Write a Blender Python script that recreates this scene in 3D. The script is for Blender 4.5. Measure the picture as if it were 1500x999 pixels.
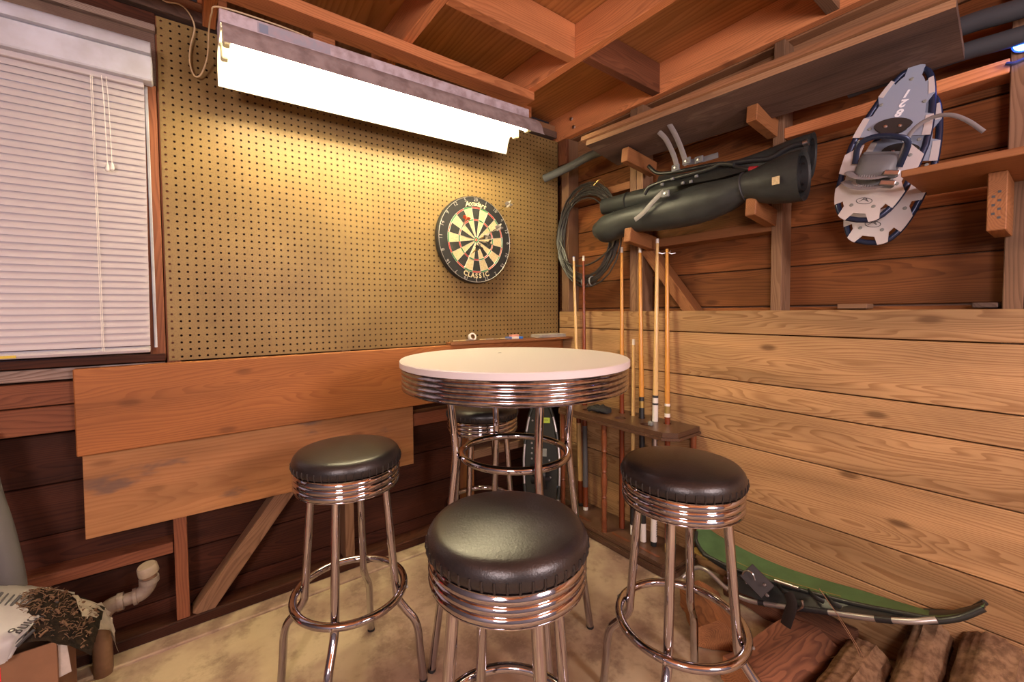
import bpy, bmesh, math, random
from mathutils import Vector, Matrix
random.seed(7)
S = bpy.context.scene
for o in list(bpy.data.objects):
    bpy.data.objects.remove(o)
R = math.radians
# ---------------------------------------------------------------- camera
F, PX, PY, YAW, PIT, ROL = 619.353, 731.687, 478.881, 0.9391165, -0.0371452, -0.00872154
CAM = Vector((-1.845, -1.90, 1.168))
fw = Vector((math.cos(YAW) * math.cos(PIT), math.sin(YAW) * math.cos(PIT), math.sin(PIT)))
r0 = fw.cross(Vector((0, 0, 1))).normalized()
u0 = r0.cross(fw)
rt = r0 * math.cos(ROL) + u0 * math.sin(ROL)
up = -r0 * math.sin(ROL) + u0 * math.cos(ROL)
cd = bpy.data.cameras.new('camera')
cam = bpy.data.objects.new('camera', cd)
S.collection.objects.link(cam)
cam.matrix_world = Matrix(((rt.x, up.x, -fw.x, CAM.x), (rt.y, up.y, -fw.y, CAM.y), (rt.z, up.z, -fw.z, CAM.z), (0, 0, 0, 1)))
cd.sensor_width = 36
cd.lens = 36 * F / 1500
cd.shift_x = (750 - PX) / 1500
cd.shift_y = -(499.5 - PY) / 1500
cd.clip_start = 0.02
S.camera = cam


def at(u, v, ax, val):
    """point of the photograph's pixel (u, v) on the plane axis = val"""
    d = rt * ((u - PX) / F) - up * ((v - PY) / F) + fw
    return CAM + d * ((val - CAM[ax]) / d[ax])


# ---------------------------------------------------------------- world, lights, exposure
W = bpy.data.worlds.new('world')
S.world = W
W.use_nodes = True
W.node_tree.nodes['Background'].inputs[0].default_value = (0.62, 0.66, 0.9, 1)
W.node_tree.nodes['Background'].inputs[1].default_value = 0.9
S.view_settings.view_transform = 'Standard'
S.view_settings.look = 'None'
S.view_settings.gamma = 1
S.view_settings.exposure = 0.12
TUBE_E = 42.0
TUBE_C = (1.0, 0.86, 0.53)


# two unseen globe lights, added behind the camera to fill the room with light
FILL_GLOBES = ((-2.95, -2.75, 1.60, 128), (-0.95, -3.35, 1.60, 128))
for gx, gy, gz, gw in FILL_GLOBES:
    gl_ = bpy.data.lights.new('fill_light', 'POINT')
    gl_.energy = gw
    gl_.color = (1.0, 0.81, 0.80)
    gl_.shadow_soft_size = 0.28
    go_ = bpy.data.objects.new('fill_light', gl_)
    S.collection.objects.link(go_)
    go_.location = (gx, gy, gz)

# ---------------------------------------------------------------- materials
MATS = {}


class NT:
    def __init__(s, name):
        s.m = bpy.data.materials.new(name)
        s.m.use_nodes = True
        s.t = s.m.node_tree
        s.b = s.t.nodes['Principled BSDF']

    def n(s, typ, **kw):
        x = s.t.nodes.new(typ)
        for k, v in kw.items():
            setattr(x, k, v)
        return x

    def l(s, a, b):
        s.t.links.new(a, b)

    def val(s, node, i, v):
        if hasattr(v, 'is_output'):
            s.l(v, node.inputs[i])
        else:
            node.inputs[i].default_value = v

    def math(s, op, a, b=0.0, c=None, clamp=False):
        x = s.n('ShaderNodeMath', operation=op)
        x.use_clamp = clamp
        s.val(x, 0, a)
        s.val(x, 1, b)
        if c is not None:
            s.val(x, 2, c)
        return x.outputs[0]

    def vmath(s, op, a, b):
        x = s.n('ShaderNodeVectorMath', operation=op)
        s.val(x, 0, a)
        s.val(x, 1, b)
        return x.outputs[0]

    def noise(s, v, scale, detail=3.0, rough=0.55):
        x = s.n('ShaderNodeTexNoise')
        s.l(v, x.inputs['Vector'])
        x.inputs['Scale'].default_value = scale
        x.inputs['Detail'].default_value = detail
        x.inputs['Roughness'].default_value = rough
        return x.outputs[0]

    def ramp(s, f, a, b):
        x = s.n('ShaderNodeMapRange')
        x.interpolation_type = 'SMOOTHSTEP'
        s.l(f, x.inputs[0])
        x.inputs[1].default_value = a
        x.inputs[2].default_value = b
        return x.outputs[0]

    def mix(s, f, a, b, mode='MIX'):
        x = s.n('ShaderNodeMix', data_type='RGBA', blend_type=mode)
        s.val(x, 0, f)
        s.val(x, 6, a)
        s.val(x, 7, b)
        return x.outputs[2]

    def obj(s):
        return s.n('ShaderNodeTexCoord').outputs['Object']

    def rand(s):
        return s.n('ShaderNodeObjectInfo').outputs['Random']

    def bump(s, h, strength, dist=0.002):
        x = s.n('ShaderNodeBump')
        x.inputs['Strength'].default_value = strength
        x.inputs['Distance'].default_value = dist
        s.l(h, x.inputs['Height'])
        s.l(x.outputs[0], s.b.inputs['Normal'])

    def base(s, c):
        s.val(s.b, 'Base Color', c)


def c4(c):
    return (c[0], c[1], c[2], 1.0)


def wood(name, light, dark, ring=0.009, contrast=0.6, tone=0.35, knots=0.0, rough=0.6, stain=0.0, stainc=(0.03, 0.028, 0.03), spec=0.3):
    """grain runs along local X; local Y is the width, local Z the thickness"""
    k = NT(name)
    p = k.obj()
    rnd = k.rand()
    off = k.n('ShaderNodeCombineXYZ')
    k.l(k.math('MULTIPLY', rnd, 41.0), off.inputs[0])
    p2 = k.vmath('ADD', p, off.outputs[0])
    pl = k.vmath('MULTIPLY', p2, (0.75, 5.0, 5.0))
    warp = k.noise(pl, 1.0, 2.0)
    warp2 = k.noise(k.vmath('ADD', pl, (7.3, 1.1, 4.2)), 1.6, 2.0)
    sp = k.n('ShaderNodeSeparateXYZ')
    k.l(p, sp.inputs[0])
    yy = k.math('ADD', k.math('MULTIPLY_ADD', k.math('SUBTRACT', rnd, 0.5), 0.16, sp.outputs[1]), k.math('MULTIPLY', k.math('SUBTRACT', warp, 0.5), 0.10))
    zz = k.math('ADD', k.math('MULTIPLY_ADD', warp2, 0.16, -0.02), k.math('MULTIPLY', sp.outputs[2], 1.0))
    rr = k.math('SQRT', k.math('ADD', k.math('MULTIPLY', yy, yy), k.math('MULTIPLY', zz, zz)))
    saw = k.math('FRACT', k.math('DIVIDE', rr, ring))
    rg = k.math('MULTIPLY', k.ramp(saw, 0.25, 0.9), k.ramp(saw, 1.0, 0.93))
    st = k.noise(k.vmath('MULTIPLY', p2, (5.0, 160.0, 160.0)), 1.0, 3.0)
    tn = k.noise(k.vmath('MULTIPLY', p2, (1.3, 7.0, 7.0)), 1.0, 3.0)
    f = k.math('ADD', k.math('MULTIPLY', rg, contrast), k.math('MULTIPLY', k.math('SUBTRACT', st, 0.5), 0.9), clamp=True)
    col = k.mix(f, c4(light), c4(dark))
    br = k.math('ADD', 1.0 - tone * 0.5, k.math('MULTIPLY', k.math('SUBTRACT', tn, 0.45), tone * 2.2))
    br = k.math('MULTIPLY', br, k.math('MULTIPLY_ADD', rnd, 0.3 * tone * 2, 1.0 - 0.15 * tone * 2))
    g = k.n('ShaderNodeCombineColor')
    for i in range(3):
        k.l(br, g.inputs[i])
    col = k.mix(1.0, col, g.outputs[0], 'MULTIPLY')
    if knots > 0:
        v = k.n('ShaderNodeTexVoronoi', voronoi_dimensions='2D')
        k.l(k.vmath('MULTIPLY', p2, (1.7, 4.2, 0.0)), v.inputs['Vector'])
        v.inputs['Scale'].default_value = 1.0
        kn = k.ramp(v.outputs['Distance'], 0.075, 0.02)
        col = k.mix(k.math('MULTIPLY', kn, knots), col, c4([x * 0.35 for x in dark]))
    if stain > 0:
        sn = k.noise(k.vmath('MULTIPLY', p2, (3.5, 9.0, 9.0)), 1.0, 4.0, 0.6)
        col = k.mix(k.math('MULTIPLY', k.ramp(sn, 0.58, 0.70), stain), col, c4(stainc))
    k.base(col)
    k.b.inputs['Roughness'].default_value = rough
    k.b.inputs['Specular IOR Level'].default_value = spec
    k.bump(st, 0.25, 0.001)
    MATS[name] = k.m


def plain(name, col, rough=0.5, metal=0.0, spec=0.5, noise=0.0, nscale=20.0, bump=0.0, col2=None, emit=0.0, ecol=None, bscale=None):
    k = NT(name)
    if noise > 0 or col2:
        p = k.obj()
        nz = k.noise(p, nscale, 4.0, 0.6)
        c2 = col2 if col2 else [x * (1 - noise) for x in col]
        k.base(k.mix(k.ramp(nz, 0.35, 0.68), c4(col), c4(c2)))
        if bump > 0:
            k.bump(k.noise(p, bscale or nscale * 4, 4.0), bump, 0.002)
    else:
        k.base(c4(col))
        if bump > 0:
            k.bump(k.noise(k.obj(), bscale or 150.0, 3.0), bump, 0.001)
    k.b.inputs['Roughness'].default_value = rough
    k.b.inputs['Metallic'].default_value = metal
    k.b.inputs['Specular IOR Level'].default_value = spec
    if emit > 0:
        k.b.inputs['Emission Color'].default_value = c4(ecol or col)
        k.b.inputs['Emission Strength'].default_value = emit
    MATS[name] = k.m


wood('pine_panel', (0.50, 0.300, 0.140), (0.25, 0.118, 0.044), ring=0.0058, contrast=0.62, tone=0.5, knots=0.75, rough=0.5)
wood('fir_plank', (0.385, 0.140, 0.040), (0.24, 0.075, 0.019), ring=0.006, contrast=0.5, tone=0.35, knots=0.5, rough=0.6)
wood('ply_board', (0.43, 0.205, 0.078), (0.29, 0.118, 0.042), ring=0.012, contrast=0.4, tone=0.55, rough=0.65, stain=0.7, stainc=(0.12, 0.085, 0.07), knots=0.4)
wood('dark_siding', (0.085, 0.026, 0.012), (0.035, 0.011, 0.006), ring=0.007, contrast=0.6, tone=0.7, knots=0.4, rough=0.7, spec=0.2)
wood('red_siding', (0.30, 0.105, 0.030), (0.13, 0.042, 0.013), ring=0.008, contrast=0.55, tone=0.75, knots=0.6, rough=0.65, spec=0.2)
wood('old_stud', (0.28, 0.155, 0.085), (0.15, 0.075, 0.038), ring=0.007, contrast=0.6, tone=0.5, knots=0.4, rough=0.7)
wood('old_stud_red', (0.26, 0.092, 0.040), (0.14, 0.044, 0.019), ring=0.007, contrast=0.6, tone=0.5, knots=0.4, rough=0.7)
wood('joist_red', (0.76, 0.30, 0.118), (0.46, 0.150, 0.056), ring=0.006, contrast=0.55, tone=0.45, knots=0.4, rough=0.6)
wood('joist_brown', (0.36, 0.185, 0.09), (0.21, 0.095, 0.045), ring=0.007, contrast=0.5, tone=0.5, rough=0.65)
wood('ceiling_ply', (0.60, 0.265, 0.088), (0.38, 0.14, 0.042), ring=0.022, contrast=0.6, tone=0.5, rough=0.6)
wood('arm_wood', (0.32, 0.132, 0.048), (0.19, 0.066, 0.022), ring=0.006, contrast=0.5, tone=0.4, rough=0.6)
wood('grey_plank', (0.17, 0.105, 0.078), (0.085, 0.048, 0.035), ring=0.007, contrast=0.5, tone=0.7, rough=0.75, stain=0.3, stainc=(0.3, 0.22, 0.15))
wood('plank_edge', (0.44, 0.26, 0.14), (0.28, 0.15, 0.075), ring=0.005, contrast=0.5, tone=0.4, rough=0.7)
wood('white_stained', (0.36, 0.27, 0.22), (0.13, 0.065, 0.045), ring=0.006, contrast=0.6, tone=0.9, rough=0.8, stain=0.5, stainc=(0.62, 0.55, 0.52))
wood('rack_wood', (0.125, 0.066, 0.038), (0.070, 0.034, 0.019), ring=0.006, contrast=0.5, tone=0.3, rough=0.32, spec=0.5)
wood('spindle_wood', (0.24, 0.075, 0.028), (0.13, 0.035, 0.014), ring=0.006, contrast=0.5, tone=0.3, rough=0.3, spec=0.5)
wood('cue_light', (0.80, 0.55, 0.23), (0.58, 0.33, 0.12), ring=0.004, contrast=0.4, tone=0.2, rough=0.25, spec=0.5)
wood('cue_amber', (0.66, 0.31, 0.06), (0.50, 0.20, 0.035), ring=0.004, contrast=0.4, tone=0.2, rough=0.25, spec=0.5)
wood('cue_red', (0.22, 0.048, 0.016), (0.12, 0.025, 0.01), ring=0.004, contrast=0.4, tone=0.2, rough=0.25, spec=0.5)
wood('split_wood', (0.46, 0.20, 0.075), (0.22, 0.085, 0.035), ring=0.006, contrast=0.7, tone=0.8, rough=0.8)
wood('split_brown', (0.26, 0.11, 0.055), (0.11, 0.042, 0.024), ring=0.006, contrast=0.7, tone=0.8, rough=0.85)
plain('bark', (0.25, 0.155, 0.088), 0.95, spec=0.1, col2=(0.125, 0.072, 0.04), nscale=38, bump=1.0, bscale=60)
plain('bark_dark', (0.10, 0.05, 0.03), 0.9, spec=0.1, col2=(0.03, 0.016, 0.01), nscale=14, bump=0.9, bscale=30)
plain('chrome', (0.50, 0.48, 0.51), 0.08, 1.0)
plain('chrome_worn', (0.52, 0.50, 0.54), 0.12, 1.0, noise=0.35, nscale=60)
plain('steel', (0.6, 0.58, 0.58), 0.3, 1.0)
plain('vinyl', (0.022, 0.018, 0.018), 0.34, spec=0.6, bump=0.25, bscale=240, noise=0.4, nscale=9)
plain('laminate', (0.68, 0.64, 0.64), 0.32, spec=0.4)
plain('laminate_edge', (0.76, 0.68, 0.74), 0.4)
plain('rubber', (0.012, 0.012, 0.012), 0.7)
plain('black_plastic', (0.018, 0.018, 0.02), 0.4)
plain('grey_strap', (0.20, 0.185, 0.19), 0.5, bump=0.4, bscale=300)
plain('foam', (0.030, 0.034, 0.033), 0.45, spec=0.35, noise=0.3, nscale=8, bump=0.15, bscale=120)
plain('foam_in', (0.02, 0.021, 0.022), 0.6)
plain('pipe_foam', (0.095, 0.10, 0.09), 0.75, bump=0.2, bscale=200)
plain('pipe_foam_dark', (0.035, 0.038, 0.045), 0.75, bump=0.3, bscale=200)
plain('cable', (0.035, 0.032, 0.028), 0.38, spec=0.6)
plain('blind_white', (0.47, 0.43, 0.44), 0.45)
plain('blind_box', (0.56, 0.58, 0.66), 0.5, col2=(0.44, 0.44, 0.48), nscale=7)
plain('cord_white', (0.78, 0.75, 0.70), 0.6)
plain('cord_cream', (0.62, 0.47, 0.27), 0.5)
plain('fixture_paint', (0.60, 0.52, 0.56), 0.6, col2=(0.40, 0.31, 0.32), nscale=22, bump=0.1)
plain('reflector_white', (0.88, 0.86, 0.80), 0.4, spec=0.4)
plain('reflector_back', (0.40, 0.33, 0.32), 0.7, col2=(0.26, 0.20, 0.19), nscale=18)
plain('socket', (0.55, 0.50, 0.34), 0.5)
plain('sticker_grey', (0.36, 0.36, 0.42), 0.6, col2=(0.44, 0.36, 0.40), nscale=40)
plain('tube_glow', (1, 1, 1), 0.4, emit=TUBE_E, ecol=TUBE_C)
plain('led_glow', (0.1, 0.2, 1.0), 0.3, emit=60.0, ecol=(0.03, 0.16, 1.0))
plain('led_body', (0.05, 0.06, 0.12), 0.4)
plain('board_black', (0.016, 0.016, 0.015), 0.6)
plain('sisal_black', (0.022, 0.024, 0.020), 0.8, noise=0.3, nscale=120)
plain('sisal_cream', (0.62, 0.50, 0.27), 0.8, noise=0.25, nscale=120)
plain('sisal_red', (0.50, 0.045, 0.03), 0.8)
plain('sisal_green', (0.03, 0.20, 0.06), 0.8)
plain('wire_white', (0.62, 0.60, 0.55), 0.35, 0.6)
plain('print_cream', (0.72, 0.62, 0.36), 0.6)
plain('print_white', (0.78, 0.80, 0.86), 0.6)
plain('print_black', (0.03, 0.03, 0.035), 0.6)
plain('print_grey', (0.05, 0.05, 0.055), 0.6)
plain('flight_orange', (0.80, 0.12, 0.03), 0.45)
plain('flight_silver', (0.55, 0.53, 0.52), 0.3, 0.5)
plain('shoe_white', (0.50, 0.46, 0.46), 0.5, bump=0.1)
plain('shoe_grey', (0.25, 0.29, 0.38), 0.5)
plain('shoe_dark', (0.022, 0.017, 0.016), 0.55)
plain('shoe_frame', (0.02, 0.03, 0.07), 0.28, 0.4)
plain('binding_grey', (0.115, 0.12, 0.13), 0.5)
plain('green_deck', (0.078, 0.165, 0.060), 0.5, noise=0.25, nscale=12)
plain('deck_yellow', (0.30, 0.20, 0.05), 0.5)
plain('silver_tube', (0.52, 0.50, 0.49), 0.35, 0.8)
plain('deck_black', (0.02, 0.022, 0.02), 0.35)
plain('tag_green', (0.42, 0.55, 0.06), 0.5)
plain('tag_grey', (0.20, 0.21, 0.20), 0.5)
plain('red_plastic', (0.42, 0.02, 0.03), 0.4)
plain('cardboard', (0.25, 0.125, 0.06), 0.8, noise=0.15, nscale=8)
plain('red_print', (0.75, 0.01, 0.03), 0.6)
plain('bag_print', (0.42, 0.41, 0.40), 0.4, noise=0.12, nscale=10)
plain('bag_inside', (0.50, 0.45, 0.36), 0.35, noise=0.3, nscale=18)
plain('soil', (0.030, 0.020, 0.013), 0.95, spec=0.1, col2=(0.012, 0.010, 0.008), nscale=40, bump=1.0, bscale=90)
plain('fibre', (0.15, 0.085, 0.045), 0.9)
plain('pvc', (0.25, 0.21, 0.165), 0.6, col2=(0.17, 0.115, 0.08), nscale=16)
plain('pvc_rust', (0.22, 0.12, 0.06), 0.7, col2=(0.14, 0.07, 0.03), nscale=14)
plain('pvc_cap', (0.36, 0.29, 0.20), 0.6, noise=0.2, nscale=25)
plain('grey_conduit', (0.095, 0.09, 0.088), 0.7, bump=0.3)
plain('paper', (0.52, 0.47, 0.40), 0.8, noise=0.2, nscale=30)
plain('blue_print', (0.02, 0.14, 0.55), 0.5)
plain('pink_print', (0.70, 0.28, 0.22), 0.5)
plain('twig', (0.24, 0.12, 0.06), 0.9)
plain('web', (0.7, 0.66, 0.6), 0.9)
plain('glove', (0.016, 0.016, 0.018), 0.8, bump=0.3)
plain('brass', (0.55, 0.38, 0.12), 0.3, 0.8)
plain('ivory', (0.78, 0.74, 0.68), 0.35)
plain('yellow_label', (0.60, 0.45, 0.04), 0.6)
plain('wall_plain', (0.17, 0.09, 0.055), 0.8, noise=0.3, nscale=5)
plain('lamp_white', (0.8, 0.8, 0.8), 0.5)
plain('drywall', (0.14, 0.135, 0.155), 0.85, noise=0.1, nscale=3)

# concrete floor
k = NT('concrete')
p = k.obj()
n1 = k.noise(p, 2.2, 5.0, 0.6)
n2 = k.noise(p, 9.0, 5.0, 0.65)
n3 = k.noise(p, 60.0, 3.0)
col = k.mix(k.ramp(n1, 0.40, 0.60), (0.52, 0.42, 0.255, 1), (0.335, 0.225, 0.155, 1))
col = k.mix(k.math('MULTIPLY', k.ramp(n2, 0.46, 0.68), 0.7), col, (0.17, 0.105, 0.068, 1))
col = k.mix(k.math('MULTIPLY', k.ramp(n3, 0.58, 0.75), 0.3), col, (0.45, 0.36, 0.24, 1))
k.base(col)
k.b.inputs['Roughness'].default_value = 0.7
k.bump(n2, 0.15, 0.01)
MATS['concrete'] = k.m
# hardboard
k = NT('hardboard')
p = k.obj()
n1 = k.noise(p, 3.0, 4.0)
n2 = k.noise(p, 220.0, 2.0)
col = k.mix(k.ramp(n1, 0.3, 0.7), (0.250, 0.165, 0.062, 1), (0.198, 0.128, 0.048, 1))
col = k.mix(k.math('MULTIPLY', k.ramp(n2, 0.45, 0.7), 0.35), col, (0.12, 0.075, 0.035, 1))
k.base(col)
k.b.inputs['Roughness'].default_value = 0.42
k.b.inputs['Specular IOR Level'].default_value = 0.22
MATS['hardboard'] = k.m
plain('hole_edge', (0.035, 0.02, 0.01), 0.9)
# window glass
k = NT('glass')
k.base((0.9, 0.92, 1, 1))
k.b.inputs['Roughness'].default_value = 0.02
k.b.inputs['Transmission Weight'].default_value = 1.0
k.b.inputs['IOR'].default_value = 1.02
MATS['glass'] = k.m

# ---------------------------------------------------------------- mesh helpers
COL = S.collection


def link(name, me, mat, parent=None, loc=None, rot=None, mw=None, smooth=False):
    o = bpy.data.objects.new(name, me)
    COL.objects.link(o)
    if mat and not me.materials:
        me.materials.append(MATS[mat])
    if smooth:
        for q in me.polygons:
            q.use_smooth = True
    if parent:
        o.parent = parent
    if mw is not None:
        o.matrix_local = mw
    else:
        if loc is not None:
            o.location = loc
        if rot is not None:
            o.rotation_euler = rot
    return o


def tomesh(bm, name):
    bmesh.ops.recalc_face_normals(bm, faces=bm.faces)
    me = bpy.data.meshes.new(name)
    bm.to_mesh(me)
    bm.free()
    return me


def autosmooth(me, ang=40):
    for q in me.polygons:
        q.use_smooth = True
    try:
        me.set_sharp_from_angle(angle=R(ang))
    except Exception:
        pass


def boxmesh(name, dx, dy, dz, bev=0.002):
    bm = bmesh.new()
    bmesh.ops.create_cube(bm, size=1)
    for v in bm.verts:
        v.co = Vector((v.co.x * dx, v.co.y * dy, v.co.z * dz))
    if bev > 0:
        bmesh.ops.bevel(bm, geom=list(bm.edges), offset=min(bev, 0.3 * min(dx, dy, dz)), segments=1, affect='EDGES')
    return tomesh(bm, name)


def frame(o, x, z):
    """matrix with local X along x and local Z as close to z as possible"""
    x = Vector(x).normalized()
    y = Vector(z).cross(x).normalized()
    z = x.cross(y)
    return Matrix(((x.x, y.x, z.x, o[0]), (x.y, y.y, z.y, o[1]), (x.z, y.z, z.z, o[2]), (0, 0, 0, 1)))


def bar(name, p0, p1, w, t, mat, parent=None, normal=(0, 0, 1), bev=0.002):
    """a board from p0 to p1: w is its width, t its thickness along normal"""
    p0, p1 = Vector(p0), Vector(p1)
    me = boxmesh(name, (p1 - p0).length, w, t, bev)
    return link(name, me, mat, parent, mw=frame((p0 + p1) / 2, p1 - p0, normal))


def box(name, x, y, z, mat, parent=None, bev=0.002):
    """axis aligned box, its grain along the longest side"""
    d = [x[1] - x[0], y[1] - y[0], z[1] - z[0]]
    c = Vector(((x[0] + x[1]) / 2, (y[0] + y[1]) / 2, (z[0] + z[1]) / 2))
    i = d.index(max(d))
    a = [Vector((1, 0, 0)), Vector((0, 1, 0)), Vector((0, 0, 1))]
    j = min((q for q in range(3) if q != i), key=lambda q: d[q])
    kx = 3 - i - j
    me = boxmesh(name, d[i], d[kx], d[j], bev)
    return link(name, me, mat, parent, mw=frame(c, a[i], a[j]))


def lathe(profile, segs=32, closed=False):
    bm = bmesh.new()
    rows = []
    for r, z in profile:
        if r < 1e-6:
            rows.append([bm.verts.new((0, 0, z))])
        else:
            rows.append([bm.verts.new((r * math.cos(2 * math.pi * i / segs), r * math.sin(2 * math.pi * i / segs), z)) for i in range(segs)])
    n = len(rows)
    for a in range(n if closed else n - 1):
        A, B = rows[a], rows[(a + 1) % n]
        for i in range(segs):
            j = (i + 1) % segs
            if len(A) == 1 and len(B) == 1:
                continue
            if len(A) == 1:
                bm.faces.new((A[0], B[i], B[j]))
            elif len(B) == 1:
                bm.faces.new((A[i], A[j], B[0]))
            else:
                bm.faces.new((A[i], A[j], B[j], B[i]))
    return bm


def lathed(name, profile, mat, parent=None, segs=32, closed=False, ang=35, **kw):
    me = tomesh(lathe(profile, segs, closed), name)
    autosmooth(me, ang)
    return link(name, me, mat, parent, **kw)


def spline(pts, n=6, closed=False):
    P = [Vector(p) for p in pts]
    out = []
    m = len(P)
    rng = m if closed else m - 1
    for i in range(rng):
        if closed:
            a, b, c, d = P[(i - 1) % m], P[i], P[(i + 1) % m], P[(i + 2) % m]
        else:
            a = P[i - 1] if i > 0 else P[0] * 2 - P[1]
            b, c = P[i], P[i + 1]
            d = P[i + 2] if i + 2 < m else P[-1] * 2 - P[-2]
        for s in range(n):
            t = s / n
            out.append(0.5 * ((2 * b) + (c - a) * t + (2 * a - 5 * b + 4 * c - d) * t * t + (3 * b - a - 3 * c + d) * t ** 3))
    if not closed:
        out.append(P[-1])
    return out


def tube_bm(bm, pts, rad, segs=10, closed=False, caps=True, flat=1.0, ref=None):
    P = [Vector(p) for p in pts]
    n = len(P)
    rf = rad if callable(rad) else (lambda t: rad)
    T = []
    for i in range(n):
        if closed:
            T.append((P[(i + 1) % n] - P[i - 1]).normalized())
        else:
            T.append((P[min(i + 1, n - 1)] - P[max(i - 1, 0)]).normalized())
    nrm = Vector(ref) if ref else Vector((0.123, 0.31, 0.95))
    rings = []
    for i in range(n):
        nrm = (nrm - T[i] * nrm.dot(T[i]))
        if nrm.length < 1e-5:
            nrm = T[i].orthogonal()
        nrm.normalize()
        b = T[i].cross(nrm)
        r = rf(i / max(1, n - 1))
        rings.append([bm.verts.new(P[i] + (nrm * math.cos(2 * math.pi * s / segs) * flat + b * math.sin(2 * math.pi * s / segs)) * r) for s in range(segs)])
    for i in range(n if closed else n - 1):
        A, B = rings[i], rings[(i + 1) % n]
        for s in range(segs):
            bm.faces.new((A[s], A[(s + 1) % segs], B[(s + 1) % segs], B[s]))
    if caps and not closed:
        bm.faces.new(rings[0])
        bm.faces.new(rings[-1][::-1])
    return rings


def tube(name, pts, rad, mat, parent=None, segs=10, closed=False, ang=50, **kw):
    tk = {q: kw.pop(q) for q in ('caps', 'flat', 'ref') if q in kw}
    bm = bmesh.new()
    tube_bm(bm, pts, rad, segs, closed, **tk)
    me = tomesh(bm, name)
    autosmooth(me, ang)
    return link(name, me, mat, parent, **kw)


def prism(name, pts, z0, z1, mat, parent=None, bev=0.0, **kw):
    """polygon in local XY, extruded from z0 to z1"""
    bm = bmesh.new()
    a = [bm.verts.new((x, y, z0)) for x, y in pts]
    b = [bm.verts.new((x, y, z1)) for x, y in pts]
    bm.faces.new(a[::-1])
    bm.faces.new(b)
    n = len(pts)
    for i in range(n):
        bm.faces.new((a[i], a[(i + 1) % n], b[(i + 1) % n], b[i]))
    if bev > 0:
        bmesh.ops.bevel(bm, geom=list(bm.edges), offset=bev, segments=2, affect='EDGES')
    me = tomesh(bm, name)
    autosmooth(me, 30)
    return link(name, me, mat, parent, **kw)


def blob(name, rings, mat, parent=None, jitter=0.0, segs=16, seed=1, ang=70, **kw):
    """closed lumpy body from rings of (centre, half width a, half height b, axis u, axis v)"""
    rnd = random.Random(seed)
    bm = bmesh.new()
    R_ = []
    for c, a, b, u, v in rings:
        c, u, v = Vector(c), Vector(u), Vector(v)
        R_.append([bm.verts.new(c + (u * a * math.cos(2 * math.pi * s / segs) + v * b * math.sin(2 * math.pi * s / segs)) * (1 + rnd.uniform(-jitter, jitter))) for s in range(segs)])
    for A, B in zip(R_, R_[1:]):
        for s in range(segs):
            bm.faces.new((A[s], A[(s + 1) % segs], B[(s + 1) % segs], B[s]))
    bm.faces.new(R_[0])
    bm.faces.new(R_[-1][::-1])
    me = tomesh(bm, name)
    autosmooth(me, ang)
    return link(name, me, mat, parent, **kw)


def text(name, s, size, mat, parent, mw, extrude=0.0004, shear=0.0, align='CENTER', sx=1.0, bold=0.0):
    cu = bpy.data.curves.new(name, 'FONT')
    cu.body = s
    cu.size = size
    cu.extrude = extrude
    cu.shear = shear
    cu.align_x = align
    cu.align_y = 'CENTER'
    cu.resolution_u = 3
    cu.offset = bold
    tmp = bpy.data.objects.new('tmp', cu)
    me = bpy.data.meshes.new_from_object(tmp)
    bpy.data.objects.remove(tmp)
    if sx != 1.0:
        for v in me.vertices:
            v.co.x *= sx
    me.materials.clear()
    return link(name, me, mat, parent, mw=mw)


def thing(name, label, cat, loc=(0, 0, 0), rotz=0.0, group=None, mw=None):
    o = bpy.data.objects.new(name, None)
    o.empty_display_size = 0.05
    COL.objects.link(o)
    if mw is not None:
        o.matrix_world = mw
    else:
        o.location = loc
        o.rotation_euler = (0, 0, rotz)
    return tag(o, label, cat, group)


def tag(o, label, cat, group=None):
    o['label'] = label
    o['category'] = cat
    if group:
        o['group'] = group
    return o


def struct(o):
    o['kind'] = 'structure'
    return o


def dup(root, label, loc, rotz):
    r = root.copy()
    COL.objects.link(r)
    r.location = loc
    r.rotation_euler = (0, 0, rotz)
    r['label'] = label
    for ch in root.children:
        c = ch.copy()
        COL.objects.link(c)
        c.parent = r
        for g in ch.children:
            d = g.copy()
            COL.objects.link(d)
            d.parent = c
    return r


def multibox(name, boxes, mat, **kw):
    bm = bmesh.new()
    for x, y, z in boxes:
        g = bmesh.ops.create_cube(bm, size=1)['verts']
        for v in g:
            v.co = Vector((x[0] + (v.co.x + 0.5) * (x[1] - x[0]), y[0] + (v.co.y + 0.5) * (y[1] - y[0]), z[0] + (v.co.z + 0.5) * (z[1] - z[0])))
    return link(name, tomesh(bm, name), mat, **kw)


# ================================================================ THE SETTING
floor = struct(link('floor', tomesh_floor := boxmesh('floor', 4.1, 4.5, 0.08, 0), 'concrete', loc=(-1.85, -2.15, -0.04)))
curb = box('floor_ledge', (-3.9, 0.0), (-0.062, 0.10), (-0.01, 0.010), 'concrete', floor, 0.004)
curb.matrix_parent_inverse = floor.matrix_basis.inverted()

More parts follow.
